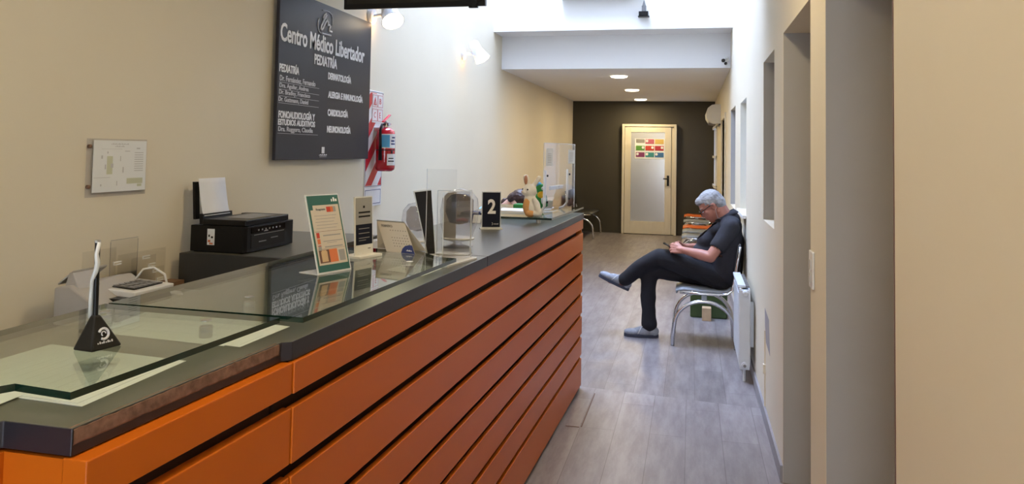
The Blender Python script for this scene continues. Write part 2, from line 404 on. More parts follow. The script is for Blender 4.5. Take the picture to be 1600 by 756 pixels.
b.build('window_frame', M['white_metal'], t)
b = MB(); b.box((-.90, 4.90, 6.14), (XR, 8.6, 6.24)); struct(b, 'ceiling', M['white_paint'])  # unseen roof strip, added to narrow the skylight and favour the right wall
b = MB(); b.box((XL, 4.98, 6.22), (-.90, 8.44, 6.226)); b.build('pane', M['acrylic_haze'], t)
# skirtings
b = MB()
for y0, y1 in ((YF, 1.784), (2.633, 2.953), (3.80, 9.95), (11.0, YB)): b.box((XR-.012, y0, 0), (XR, y1, 0.075))
struct(b, 'baseboard_right', M['grey_skirting'])
b = MB(); b.box((XL, YF, 0), (XL+.012, YB, 0.075)); struct(b, 'baseboard_left', M['grey_skirting'])
b = MB(); b.box((XL+.012, YB-.012, 0), (-1.26, YB, 0.06)); b.box((-0.25, YB-.012, 0), (XR-.012, YB, 0.06)); struct(b, 'baseboard_back', M['olive_paint'])
# closed door leaves at the outer side of the right-hand doorways
def side_door(n, y0, y1, z1, m, depth=.26):
    t = thing('door_%d' % n, None, None, (XR+depth, (y0+y1)/2, 0)); t['kind'] = 'structure'
    b = MB(); b.box((XR+depth, y0, 0), (XR+depth+.04, y1, z1)); b.build('door_leaf', m, t)
    b = MB(); b.cyl((XR+depth, y1-.08, 1.0), (XR+depth-.045, y1-.08, 1.0), .01); b.cyl((XR+depth-.045, y1-.08, 1.0), (XR+depth-.045, y1-.19, 1.0), .009); b.build('door_handle', M['steel'], t, smooth=40)
    return t
side_door(1, 1.784, 2.633, 2.075, M['cream_wood']); side_door(2, 2.953, 3.80, 2.075, M['cream_wood'])
t = side_door(5, 9.95, 11.0, 1.96, M['cream_wood'], depth=.06)
b = MB(); b.box((XR-.02, 9.88, 0), (XR+.03, 9.95, 2.02)); b.box((XR-.02, 11.0, 0), (XR+.03, 11.07, 2.02)); b.box((XR-.02, 9.95, 1.96), (XR+.03, 11.0, 2.02)); b.build('door_frame', M['cream_wood'], t)
# windows in the right wall
def side_window(n, y0, y1, z0, z1, pane, depth, sill=False, fm=None, prot=0):
    t = thing('window_%d' % n, None, None, (XR+depth, (y0+y1)/2, z0)); t['kind'] = 'structure'; fm = fm or M['white_paint']
    x = XR+depth; b = MB()
    b.box((x-.02, y0, z0), (x+.03, y0+.035, z1)); b.box((x-.02, y1-.035, z0), (x+.03, y1, z1)); b.box((x-.02, y0+.035, z1-.035), (x+.03, y1-.035, z1)); b.box((x-.02, y0+.035, z0), (x+.03, y1-.035, z0+.035))
    b.build('window_frame', fm, t)
    b = MB(); b.box((x, y0+.035, z0+.035), (x+.008, y1-.035, z1-.035)); b.build('pane', pane, t)
    if sill: b = MB(); b.box((XR-.035, y0-.03, z0-.03), (XR+depth-.02, y1+.03, z0)); b.build('window_sill', M['white_paint'], t, bevel=.004)
    return t
side_window(1, 4.20, 4.815, 1.117, 2.053, M['frosted_pane'], .24)
side_window(2, 6.285, 7.02, 1.03, 1.95, M['frosted_daylight'], .14, sill=False)
b = MB(); b.box((XR-.03, 6.25, 1.00), (XR, 7.05, 1.03)); struct(b, 'trim_6', M['white_paint'], bevel=.004)
side_window(3, 7.82, 8.72, 0.96, 1.98, M['frosted_pane'], .20)
t = side_window(6, 13.3, 14.25, .95, 1.97, M['frosted_daylight'], .05)
b = MB()
for z in (0.93, 1.43, 1.93): b.box((XR-.05, 13.26, z), (XR, 14.29, z+.04))
b.box((XR-.02, 13.26, .95), (XR, 13.30, 1.97)); b.box((XR-.02, 14.25, .95), (XR, 14.29, 1.97)); b.build('casing', M['white_metal'], t)
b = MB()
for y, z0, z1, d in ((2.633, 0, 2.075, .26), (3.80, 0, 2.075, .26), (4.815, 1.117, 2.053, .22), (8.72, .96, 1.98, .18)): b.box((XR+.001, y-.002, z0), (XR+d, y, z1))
struct(b, 'trim_9', M['jamb_grey'])  # thin grey facing on the far side of four openings
# hairline joint and soft corner beside the near doorway
b = MB(); b.box((XR-.0015, 1.775, 0), (XR, 1.779, 2.2)); struct(b, 'trim_7', M['print_brown'])
# back door, slightly proud of the wall
t = thing('door_3', None, None, (-.757, 14.40, 0)); t['kind'] = 'structure'
b = MB(); x0, x1, y0, y1, zt = -1.255, -.262, 14.40, 14.50, 2.03
b.box((x0, y0, 0), (x0+.045, y1, zt)); b.box((x1-.045, y0, 0), (x1, y1, zt)); b.box((x0+.045, y0, zt-.045), (x1-.045, y1, zt)); b.build('door_frame', M['cream_wood'], t, bevel=.004)
L0, L1 = x0+.05, x1-.095
b = MB(); b.box((L0, 14.415, .01), (L0+.115, 14.455, zt-.05)); b.box((L1-.115, 14.415, .01), (L1, 14.455, zt-.05)); b.box((L0+.115, 14.415, zt-.15), (L1-.115, 14.455, zt-.05)); b.box((L0+.115, 14.415, .01), (L1-.115, 14.455, .24))
b.box((L1+.005, 14.43, .01), (x1-.045, 14.46, zt-.05)); b.build('door_leaf', M['cream_wood'], t, bevel=.003)
b = MB(); b.box((L0+.115, 14.428, .24), (L1-.115, 14.44, zt-.15)); b.build('pane', M['frosted_pane'], t)
b = MB(); b.box((L1-.075, 14.405, .90), (L1-.035, 14.415, 1.09)); b.cyl((L1-.055, 14.405, 1.03), (L1-.055, 14.37, 1.03), .011); b.cyl((L1-.055, 14.37, 1.03), (L1-.14, 14.37, 1.03), .011); b.ell((L1-.055, 14.40, .95), .012); b.build('door_handle', M['black_plastic'], t, smooth=40)
# sheet of nine cards on that door
t = thing('notice_sheet', 'white sheet with nine coloured cards stuck on the frosted glass of the far door', 'poster', (-.757, 14.426, 1.42))
b = MB(); b.box((-1.02, 14.424, 1.39), (-.475, 14.428, 1.76)); b.build('sheet', M['paper'], t)
cards = ['card_grey', 'card_pink', 'card_yellow', 'card_green', 'card_red', 'card_crimson', 'card_purple', 'card_teal', 'card_blue']
for i, c in enumerate(cards):
    x = -1.0+(i % 3)*.173; z = 1.665-(i//3)*.122
    b = MB(); b.box((x, 14.421, z+(.02 if i == 0 else 0)), (x+.16, 14.424, z+.088)); cc = b.build('card', M[c], t)
    b = MB()
    if i in (1, 3, 4, 5, 6, 7, 8):
        side = x+(.01 if i in (1, 6, 7, 8) else .11); b.lathe([(.024, 0), (.024, .0015)], (side+.02, 14.421, z+.055), 14, (0, -1, 0)); b.build('portrait_dot', M['paper'], cc)

# ------------------------------------------------------------------ ceiling lamps
for (x, y, z), lb in zip(((-.89, 9.67, HF), (-.885, 11.80, HF), (-.89, 13.90, HF)), ('round recessed ceiling light nearest the beam in the low ceiling', 'round recessed ceiling light, middle of the row in the low ceiling', 'round recessed ceiling light nearest the dark back wall')):
    downlight(x, y, z, 20, lb)
for (x, y), lb in zip(((-.1, -1.4), (-.62, 1.0), (-.25, 2.9)), ('added unseen ceiling light near the entrance', 'added unseen ceiling light above the near end of the counter', 'added unseen ceiling light above the counter close to the skylight')):
    downlight(x, y, HC, 15, lb, 0.24)  # unseen lamps, added to give the near part its warm light

# ------------------------------------------------------------------ wall spotlights
def spotlight(loc, aim, label, s=1.0, ext=.12):
    o = V(loc); t = thing('wall_spotlight', label, 'spotlight', o)
    b = MB(); b.lathe([(.055*s, 0), (.055*s, .012*s), (.045*s, .022*s), (0, .024*s)], o, 24, (1, 0, 0)); b.build('base', M['white_metal'], t, smooth=40)
    p = o+V((ext*s, 0, .0)); d = V(aim).normalized()
    b = MB(); b.tube([o+V((.02*s, 0, 0)), o+V((.06*s, 0, .004)), p], .011*s); b.obox(p+V((-.02, -.05, -.012))*s, V((.04, 0, 0))*s, V((0, .012, 0))*s, V((0, 0, .05))*s); b.obox(p+V((-.02, .038, -.012))*s, V((.04, 0, 0))*s, V((0, .012, 0))*s, V((0, 0, .05))*s); b.obox(p+V((-.02, -.05, -.016))*s, V((.04, 0, 0))*s, V((0, .1, 0))*s, V((0, 0, .008))*s)
    b.build('bracket', M['white_metal'], t, smooth=40)
    c = p+V((.01, 0, .03))*s
    b = MB(); b.lathe([(0, -.085*s), (.035*s, -.083*s), (.045*s, -.07*s), (.045*s, .0), (.052*s, .03*s), (.06*s, .07*s), (.07*s, .095*s), (.066*s, .096*s), (.056*s, .07*s), (.04*s, .05*s), (0, .045*s)], c, 28, d); h = b.build('lamp_head', M['white_metal'], t, smooth=40)
    b = MB(); b.lathe([(0, .06*s), (.035*s, .062*s), (.054*s, .085*s), (.05*s, .098*s), (.03*s, .108*s), (0, .112*s)], c, 24, d); b.build('bulb', M['spot_glow'], t, smooth=True)
    l = bpy.data.lights.new('spot_lamp', 'SPOT'); l.energy = 25; l.color = WARM; l.spot_size = 1.6; l.spot_blend = .8; l.shadow_soft_size = .04
    lo = bpy.data.objects.new('spot_lamp', l); lo.parent = t; lo.location = c+d*.13*s-o; lo.rotation_euler = d.to_track_quat('-Z', 'Y').to_euler(); COL.objects.link(lo)
    g = bpy.data.lights.new('bulb_leak', 'POINT'); g.energy = .5; g.color = (1, .62, .30); g.shadow_soft_size = .01
    go = bpy.data.objects.new('bulb_leak', g); go.parent = t; go.location = V((.05, 0, -.055))*s; COL.objects.link(go)
spotlight((XL, 4.99, 2.425), (.45, -.45, -.75), 'white wall spotlight just right of the dark sign board', 1.15, .11)
spotlight((XL, 7.22, 2.44), (.55, -.1, -.85), 'white wall spotlight nearer the beam, aimed down', 1.15, .12)

# ------------------------------------------------------------------ things high up
t = thing('television', 'black flat television hanging from the ceiling above the counter', 'television', (-1.51, 4.0, 2.28))
b = MB(); b.obox((-1.93, 4.0, 2.283), (.833, 0, 0), (0, .035, .004), (0, 0, .49)); b.build('housing', M['black_plastic'], t, bevel=.004)
b = MB(); b.box((-1.91, 3.997, 2.31), (-1.117, 4.0, 2.76)); b.build('screen', M['black_gloss'], t)
b = MB(); b.lathe([(.02, 0), (.02, .01)], (-1.16, 4.0, 2.30), 16, (0, -1, 0)); b.box((-1.19, 4.0, 2.275), (-1.14, 4.02, 2.284)); b.build('sensor', M['black_plastic'], t)
b = MB(); b.box((-1.6, 4.035, 2.4), (-1.42, 4.06, 2.65)); b.box((-1.53, 4.06, 2.45), (-1.49, 4.1, HC)); b.box((-1.6, 4.03, HC-.012), (-1.42, 4.15, HC)); b.build('ceiling_mount', M['black_plastic'], t)
t = thing('dome_camera', 'small dark dome camera hanging above the top of the sign board', 'camera', (-1.98, 4.25, 2.9))
b = MB(); b.cyl((-1.98, 4.25, HC), (-1.98, 4.25, 2.46), .012); b.build('stem', M['black_plastic'], t, smooth=40)
b = MB(); b.lathe([(0, -.065), (.025, -.06), (.048, -.035), (.055, 0), (.05, .03), (0, .035)], (-1.98, 4.25, 2.447), 24); b.build('dome', M['black_gloss'], t, smooth=True)
t = thing('wall_ventilator', 'white box grille high on the bright wall above the beam', 'air unit', (-1.0, 8.42, 3.184))
b = MB(); b.box((-1.42, 8.22, 3.184), (-.575, 8.42, 3.50)); b.build('housing', M['white_plastic'], t, bevel=.01)
b = MB()
for k in range(6): b.box((-1.38, 8.215, 3.23+k*.04), (-.615, 8.22, 3.245+k*.04))
b.each('louvre', M['grey_plastic'], t)
t = thing('floodlight', 'small dark bracket floodlight on the bright wall above the beam', 'spotlight', (-.51, 8.42, 2.98))
b = MB(); b.box((-.535, 8.40, 3.03), (-.487, 8.42, 3.10)); b.lathe([(.022, 0), (.004, .07)], (-.511, 8.41, 3.09), 12); b.build('bracket', M['grey_plastic'], t)
b = MB(); b.obox((-.56, 8.30, 2.975), (.1, 0, 0), (0, .1, .012), (0, -.008, .045)); b.box((-.57, 8.32, 2.968), (-.45, 8.40, 2.976)); b.build('lamp_head', M['black_plastic'], t)
t = thing('security_camera', 'tiny white and black camera at the right end of the beam', 'camera', (.37, 8.82, 2.52))
b = MB(); b.box((.36, 8.78, 2.53), (.40, 8.82, 2.575)); b.cyl((.38, 8.79, 2.545), (.34, 8.72, 2.53), .022); b.build('housing', M['white_plastic'], t, smooth=40)
b = MB(); b.cyl((.34, 8.72, 2.53), (.334, 8.71, 2.528), .02); b.ell((.365, 8.75, 2.50), .018); b.build('lens', M['black_gloss'], t, smooth=40)
# air conditioner
t = thing('air_conditioner', 'white wall mounted air conditioner high on the right wall near the dark back wall', 'air conditioner', (XR, 12.1, 1.94))
pr = [(0, 1.95), (0, 2.235), (-.06, 2.24), (-.13, 2.225), (-.185, 2.18), (-.21, 2.11), (-.205, 2.04), (-.17, 1.98), (-.11, 1.945)]
b = MB(); b.poly_slab((XR, 12.5, 0), (1, 0, 0), (0, 0, 1), pr, .8); b.build('housing', M['white_plastic'], t, bevel=.006)
b = MB(); b.obox((XR-.17, 11.75, 1.955), (.10, 0, -.022), (0, .7, 0), (0, 0, .008)); b.build('air_flap', M['grey_plastic'], t)
b = MB(); b.box((XR-.02, 11.72, 1.93), (XR, 12.48, 1.95)); b.build('mount', M['black_plastic'], t)

# ------------------------------------------------------------------ big sign board
t = thing('sign_board', 'large dark grey board listing the medical practice and its doctors on the left wall', 'sign', (XL, 4.30, 1.42))
b = MB(); b.box((-2.175, 3.70, 1.425), (-2.155, 4.908, 2.361)); b.build('board', M['sign_board'], t, bevel=.002)
b = MB()
for y in (3.9, 4.7):
    b.box((-2.2, y, 1.5), (-2.175, y+.05, 2.3))
b.each('batten', M['brown_wood'], t)
U, W = V((0, 1, 0)), V((0, 0, 1)); X0 = -2.155
def T(mb, s, y0, y1, z0, z1, bold=.0): text_mb(mb, s, (X0, y0, z0), U, W, y1-y0, z1-z0, .002, bold)
b = MB(); T(b, 'Centro Médico Libertador', 3.712, 4.80, 2.068, 2.17, .022); b.build('title', M['letter_white'], t)
b = MB(); T(b, 'PEDIATRÍA', 4.10, 4.395, 1.985, 2.062, .025); b.build('subtitle', M['letter_white'], t)
b = MB()
T(b, 'PEDIATRÍA', 3.712, 3.925, 1.902, 1.957, .025); T(b, 'FONOAUDIOLOGÍA Y', 3.718, 4.126, 1.652, 1.702, .03); T(b, 'ESTUDIOS AUDITIVOS', 3.716, 4.13, 1.614, 1.648, .03)
T(b, 'DERMATOLOGÍA', 4.281, 4.603, 1.912, 1.966, .035); T(b, 'ALERGIA E INMUNOLOGÍA', 4.287, 4.79, 1.800, 1.852, .035); T(b, 'CARDIOLOGÍA', 4.288, 4.571, 1.690, 1.742, .035); T(b, 'NEUMONOLOGÍA', 4.286, 4.616, 1.588, 1.640, .035)
b.each('heading', M['letter_white'], t)
b = MB()
T(b, 'Dr. Fernández, Fernando', 3.719, 4.12, 1.848, 1.884, .015); T(b, 'Dra. Aguilar, Andrea', 3.719, 4.04, 1.810, 1.842, .015); T(b, 'Dr. Bradley, Francisco', 3.717, 4.06, 1.774, 1.806, .015); T(b, 'Dr. Guttmann, Daniel', 3.713, 4.04, 1.738, 1.768, .015)
T(b, 'Dra. Ruggero, Claudia', 3.72, 4.105, 1.573, 1.608, .015)
b.each('name_list', M['letter_grey'], t)
b = MB()
for z in (1.846, 1.808, 1.772, 1.734, 1.570): b.box((X0, 3.715, z-.001), (X0+.001, 4.17, z+.0008))
b.each('rule_line', M['letter_grey'], t)
# emblem: a rounded-square outline with a hand-drawn stroke
def Y(y, z): return V((X0+.002, y, z))
b = MB(); b.tube([Y(*p) for p in ((4.181, 2.318), (4.223, 2.322), (4.266, 2.321), (4.301, 2.311), (4.312, 2.296), (4.314, 2.25))], .003, 6); b.each('emblem_outline', M['letter_silver'], t)
b = MB(); b.tube([Y(*p) for p in ((4.139, 2.262), (4.128, 2.235), (4.131, 2.202), (4.145, 2.184), (4.17, 2.177))], .003, 6); b.each('emblem_outline', M['letter_silver'], t)
b = MB(); b.tube([Y(*p) for p in ((4.176, 2.178), (4.24, 2.179), (4.298, 2.181))], .005, 6); b.each('emblem_outline', M['letter_silver'], t)
b = MB(); b.tube([Y(*p) for p in ((4.193, 2.272), (4.206, 2.294), (4.224, 2.304), (4.232, 2.295), (4.205, 2.264), (4.173, 2.225), (4.163, 2.202), (4.178, 2.198), (4.197, 2.216), (4.223, 2.250), (4.245, 2.267), (4.254, 2.259), (4.253, 2.238), (4.273, 2.243), (4.285, 2.237), (4.274, 2.220), (4.270, 2.206), (4.308, 2.206))], .0058, 8); b.build('emblem', M['letter_white'], t, smooth=True)
b = MB(); b.box((X0, 4.225, 1.462), (X0+.002, 4.258, 1.500)); scribble(b, (X0, 4.195, 1.449), U, W, .1, .008, 8, .001); b.box((X0, 4.2, 1.441), (X0+.001, 4.29, 1.4425)); b.build('footer_logo', M['letter_white'], t)

# ------------------------------------------------------------------ extinguisher and its backing plate
t = thing('extinguisher_sign', 'tall white plate with red diagonal stripes behind the fire extinguisher', 'sign', (XL, 5.1, 1.09))
y0, y1, z0, z1 = 4.945, 5.245, 1.09, 1.905
b = MB(); b.box((XL, y0, z0), (XL+.006, y1, z1)); b.build('plate', M['panel_white'], t, bevel=.002)
def clip(poly, ax, lim, keep_low):
    out = []
    for i in range(len(poly)):
        a, c = poly[i], poly[(i+1) % len(poly)]; ia = (a[ax] <= lim) == keep_low; ic = (c[ax] <= lim) == keep_low
        if ia: out.append(a)
        if ia != ic:
            k = (lim-a[ax])/(c[ax]-a[ax]); out.append((a[0]+(c[0]-a[0])*k, a[1]+(c[1]-a[1])*k))
    return out
b = MB()
for k in range(-1, 5):
    zz = 1.235+k*.20-.10
    p = [(y0+.012, zz), (y1-.012, zz+.26), (y1-.012, zz+.36), (y0+.012, zz+.10)]
    p = clip(p, 1, 1.235, False)
    if p: p = clip(p, 1, 1.89, True)
    if p and len(p) > 2: b.poly_slab((XL+.006, 0, 0), (0, 1, 0), (0, 0, 1), p, .001)
b.build('stripe', M['safety_red'], t)
b = MB(); b.box((XL+.007, 5.04, 1.68), (XL+.0085, 5.235, 1.885)); b.build('class_panel', M['panel_white'], t)
b = MB()
def ring(b, ya, yb, za, zb, th=.004, x=XL+.0085):
    b.box((x, ya, za), (x+.001, yb, za+th)); b.box((x, ya, zb-th), (x+.001, yb, zb)); b.box((x, ya, za+th), (x+.001, ya+th, zb-th)); b.box((x, yb-th, za+th), (x+.001, yb, zb-th))
[ring(b, ya, ya+.086, za, za+.086, .0025) for ya in (5.047, 5.142) for za in (1.792, 1.692)]
b.poly_slab((XL+.0085, 0, 0), (0, 1, 0), (0, 0, 1), [(5.062, 1.805), (5.118, 1.805), (5.09, 1.862)], .001); text_mb(b, 'B', (XL+.0085, 5.168, 1.815), U, W, .03, .04, .001); text_mb(b, 'C', (XL+.0085, 5.075, 1.715), U, W, .03, .04, .001); text_mb(b, 'E', (XL+.0085, 5.168, 1.715), U, W, .025, .04, .001)
b.each('class_symbol', M['safety_red'], t)
b = MB(); text_mb(b, 'A', (XL+.0096, 5.081, 1.809), U, W, .018, .026, .001); b.build('lettering', M['panel_white'], t)
b = MB(); ring(b, y0+.014, y1-.014, 1.105, 1.205, .004, XL+.006); ring(b, y0+.006, y1-.006, 1.228, z1-.006, .003, XL+.006); b.build('outline', M['print_blue'], t)
c = V((-2.115, 5.115, 1.335))
t = thing('fire_extinguisher', 'red fire extinguisher hanging on the striped plate', 'fire extinguisher', c)
b = MB(); b.lathe([(.0, .0), (.05, .002), (.066, .015), (.068, .03), (.068, .255), (.062, .285), (.04, .305), (.022, .312), (0, .313)], c, 32); b.build('cylinder', M['extinguisher_red'], t, smooth=50)
b = MB(); b.lathe([(.022, .31), (.02, .34), (.014, .355), (0, .356)], c, 16); b.cyl(c+V((.0, 0, .335)), c+V((.03, -.01, .335)), .012); b.build('valve', M['steel'], t, smooth=40)
b = MB(); b.obox(c+V((-.012, -.05, .345)), (.02, 0, 0), (0, .12, .055), (0, -.002, .008)); b.obox(c+V((-.012, -.02, .325)), (.02, 0, 0), (0, .10, .01), (0, 0, .007)); b.build('handle', M['safety_red'], t, bevel=.002)
b = MB(); b.tube([c+V((0, -.015, .335)), c+V((-.01, -.05, .33)), c+V((-.01, -.078, .29)), c+V((-.005, -.083, .2)), c+V((-.005, -.082, .08))], [.009, .009, .009, .009, .014]); b.build('hose', M['black_plastic'], t, smooth=True)
def wrap(mb, c, r, a0, a1, h0, h1, n=14):
    vs = []
    for k in range(n+1):
        a = a0+(a1-a0)*k/n; d = V((math.cos(a), math.sin(a), 0)); vs += [c+d*r+V((0, 0, h0)), c+d*r+V((0, 0, h1))]
    mb.add(vs, [(2*k, 2*k+2, 2*k+3, 2*k+1) for k in range(n)])
b = MB(); wrap(b, c, .0688, -1.65, .1, .165, .265); b.build('upper_label', M['paper_edge'], t)
b = MB(); wrap(b, c, .0692, -1.6, -.75, .172, .258); b.build('blue_label_field', M['sky_blue'], t)
b = MB(); wrap(b, c, .0692, -.6, .0, .19, .2); wrap(b, c, .0692, -.6, -.1, .21, .222); wrap(b, c, .0692, -.5, .0, .235, .245); b.each('label_print', M['print_blue'], t)
b = MB(); wrap(b, c, .0688, -1.0, .1, .045, .125); b.build('lower_label', M['paper_edge'], t)
b = MB(); wrap(b, c, .0692, -.9, -.1, .07, .078); wrap(b, c, .0692, -.85, -.2, .09, .097); b.each('label_text', M['print_dark'], t)
b = MB(); wrap(b, c, .0686, -2.8, .3, .148, .155); wrap(b, c, .0692, -.6, -.35, .128, .146); b.each('band', M['black_plastic'], t)
b = MB(); b.box((XL, 5.08, 1.62), (-2.13, 5.15, 1.645)); b.each('wall_hook', M['steel'], t)

# ------------------------------------------------------------------ evacuation plan on the left wall
t = thing('evacuation_plan', 'white framed plan in clear plastic on the left wall', 'notice', (XL, 2.6, 1.30))
b = MB(); b.box((XL+.004, 2.432, 1.295), (XL+.009, 2.752, 1.517)); b.build('backing', M['acrylic_haze'], t)
b = MB(); b.box((XL+.009, 2.461, 1.312), (XL+.011, 2.748, 1.511)); b.build('paper', M['paper'], t)
b = MB()
for z in (1.335, 1.487): b.lathe([(.0075, 0), (.0075, .010), (.005, .012), (0, .012)], (XL, 2.446, z), 14, (1, 0, 0))
b.each('screw', M['brown_wood'], t, smooth=40)
X0 = XL+.011
b = MB(); scribble(b, (X0, 2.55, 1.495), U, W, .095, .005, 12); scribble(b, (X0, 2.57, 1.486), U, W, .055, .005, 7)
for a, c2, d, e in ((2.50, 1.44, .008, .013), (2.53, 1.46, .006, .008), (2.55, 1.405, .014, .016), (2.52, 1.40, .006, .018), (2.60, 1.43, .004, .02), (2.615, 1.385, .006, .022), (2.585, 1.335, .004, .018), (2.50, 1.335, .006, .008), (2.625, 1.468, .028, .003), (2.465, 1.367, .085, .0015), (2.50, 1.477, .11, .001), (2.69, 1.478, .02, .0055)):
    b.box((X0, a, c2), (X0+.0004, a+d, c2+e))
b.build('drawing', M['print_light'], t)
b = MB(); [b.box((X0, 2.68, 1.39+k*.009), (X0+.0004, 2.73, 1.393+k*.009)) for k in range(9)]; b.each('text_column', M['print_light'], t)
b = MB(); b.box((X0, 2.64, 1.34), (X0+.0004, 2.73, 1.362)); b.box((X0, 2.53, 1.38), (X0+.0003, 2.56, 1.45)); b.box((X0, 2.70, 1.328), (X0+.0004, 2.725, 1.338)); b.each('colour_field', M['print_pale_green'], t)

# ================================================================== COUNTER
def fx(y): return -0.768+(y-1.40)*(0.096/3.52)       # slat face, far section
TOPS = [1.07, .981, .846, .714, .582, .451, .320, .190]; BOTS = [1.008, .871, .739, .607, .475, .344, .214, .022]
t = thing('reception_counter', 'long reception counter faced with orange horizontal boards', 'counter', (-1.0, 3.2, 0))
b = MB(); b.prism([(fx(1.42)-.045, 1.42), (fx(4.92)-.045, 4.92), (-1.25, 4.92), (-1.25, 1.42)], 0.02, 1.072); b.build('carcass', M['dark_backing'], t)
for zt, zb in zip(TOPS, BOTS):
    b = MB(); b.prism([(fx(1.418), 1.418), (fx(4.93), 4.93), (fx(4.93)-.016, 4.93), (fx(1.418)-.016, 1.418)], zb, zt); b.build('slat', M['orange_panel'], t, bevel=.0015)
b = MB(); b.prism([(fx(4.9)-.01, 4.925), (-1.24, 4.925), (-1.24, 4.945), (fx(4.9)-.01, 4.945)], .0, 1.07); b.build('end_panel', M['orange_panel'], t)
b = MB(); b.prism([(fx(1.42)-.06, 1.42), (fx(4.9)-.06, 4.9), (-1.22, 4.9), (-1.22, 1.42)], 0.0, .02); b.build('plinth', M['black_matte'], t)
t = thing('corner_counter', 'near end of the counter with brighter orange boards and an orange end face', 'counter', (-1.05, 1.1, 0))
b = MB(); b.prism([(-.845, .93), (-.818, 1.412), (-1.25, 1.412), (-1.25, .93)], .02, 1.072); b.build('carcass', M['dark_backing'], t)
for zt, zb in zip(TOPS, BOTS):
    b = MB(); b.prism([(-.792, .903), (-.7705, 1.415), (-.7905 if zt < 1.05 else -.806, 1.415), (-.818 if zt < 1.05 else -.832, .903)], zb, zt); b.build('slat', M['orange_panel'], t, bevel=.002)
b = MB(); b.box((-.93, .905, .0), (-.833, .928, 1.068)); b.build('end_panel', M['orange_panel'], t)
b = MB(); b.box((-.955, -.4, 0), (-.93, .93, 1.068)); b.build('side_panel', M['orange_panel'], t)
b = MB(); b.box((-1.25, -.4, .02), (-.956, .928, 1.072)); b.build('return_carcass', M['dark_backing'], t)
b = MB(); b.box((-1.24, -.38, 0), (-.97, 1.40, .02)); b.build('plinth', M['black_matte'], t)
# worktop
t = thing('countertop', 'dark grey worktop of the reception counter with a chipped near edge', 'countertop', (-1.0, 2.9, 1.072))
near = [(-.95, -.42), (-.943, .895), (-.933, .905), (-.820, .905), (-.792, 1.406), (-.775, 1.42), (-.7265, 2.75), (-1.285, 2.75), (-1.285, -.42)]
far = [(-.7262, 2.753), (-.663, 4.90), (-1.285, 4.90), (-1.285, 2.753)]
b = MB(); b.cur = 0; b.prism(near, 1.072, 1.11, side=1); b.prism(far, 1.072, 1.11, side=1); b.build('top', [M['counter_laminate'], M['counter_edge']], t, bevel=.0015)
# torn strip of bare chipboard
b = MB(); n = 46; vs = []
for k in range(n+1):
    f = k/n; x = -.820+.028*f; y = .907+.490*f; dx = .0015
    j = noise.noise(V((f*30, 0, 0)))*.0022; wob = noise.noise(V((f*17, 5, 0)))*.0018
    vs += [V((x+.0003, y, 1.0865+wob)), V((x+dx, y-.0003, 1.089+wob)), V((x+dx-.0004, y, 1.1075+j)), V((x-.006, y, 1.1105+j*.3))]
b.add(vs, [(4*k+i, 4*k+4+i, 4*k+5+i, 4*k+1+i) for k in range(n) for i in range(3)]); b.build('bare_chipboard_edge', M['chipboard'], t, label='torn brown chipboard edge')

# glass sheets on standoffs
GZ0, GZ1 = 1.134, 1.145
def glass_sheet(pts, z0, z1, label, posts, nm='glass_shelf'):
    cx = sum(p[0] for p in pts)/len(pts); cy = sum(p[1] for p in pts)/len(pts)
    t = thing(nm, label, 'glass shelf', (cx, cy, z0))
    b = MB(); b.prism(pts, z0, z1, side=1); b.build('glass_sheet', [M['glass_clear'], M['glass_edge']], t)
    for x, y in posts:
        b = MB(); b.lathe([(.013, 0), (.013, z0-1.11)], (x, y, 1.11), 20); b.build('standoff', M['steel'], t, smooth=40)
        b = MB(); b.lathe([(.011, 0), (.011, .001)], (x, y, z1), 20); b.build('standoff_cap', M['steel'], t, smooth=40)
glass_sheet([(-.985, -.35), (-.975, .936), (-.965, .952), (-.858, .941), (-.829, 1.462), (-1.262, 1.472), (-1.262, -.35)], GZ0, GZ1, 'near glass sheet over papers on the counter, holding the pen stand', [(-.955, 1.395), (-1.2, 1.1), (-1.2, 1.40), (-1.1, .2)])
glass_sheet([(-.784, 1.478), (-.744, 2.42), (-.815, 2.436), (-.925, 2.56), (-1.258, 2.56), (-1.262, 1.482)], GZ0, GZ1, 'middle glass sheet on the counter carrying the green framed sign', [(-1.01, 1.64), (-1.2, 2.45), (-.86, 2.3)])
glass_sheet([(-.717, 4.03), (-.674, 4.955), (-1.24, 4.955), (-1.24, 4.03)], GZ0, GZ1, 'far glass sheet at the end of the counter under the toy rabbit', [(-.80, 4.09), (-1.15, 4.1), (-.78, 4.8), (-1.15, 4.8)])

# papers under the glass
def sheet(pts, z, label, lines=0, m='paper', th=.0006, grp=None):
    b = MB(); b.prism(pts, z, z+th, side=1)
    cx = sum(p[0] for p in pts)/4; cy = sum(p[1] for p in pts)/4
    t = thing('paper_sheet', label, 'paper', (cx, cy, z), group=grp)
    b.build('page', [M[m], M['paper_edge']], t)
    if lines:
        A, B, C, D = [V((p[0], p[1], z+th)) for p in pts]; l = MB()
        for k in range(lines):
            f = .10+.8*k/lines; a = A.lerp(D, f); c = B.lerp(C, f); e = .85 if k % 4 else .5
            p0 = a.lerp(c, .08); p1 = a.lerp(c, e); dn = (D-A).normalized()*.0012
            l.add([p0, p1, p1+dn, p0+dn], [(0, 1, 2, 3)]); l.v[-4:] = [q+V((0, 0, .0002)) for q in l.v[-4:]]
        l.build('printed_line', M['print_light'], t)
    return t
sheet([(-.875, .982), (-.884, 1.236), (-1.20, 1.262), (-1.205, 1.00)], 1.1102, 'large white printed sheet sticking out past the near glass corner', 0)
sheet([(-.89, .99), (-.897, 1.20), (-1.193, 1.232), (-1.196, 1.005)], 1.1110, 'white printed sheet on top of the pile under the near glass', 9)
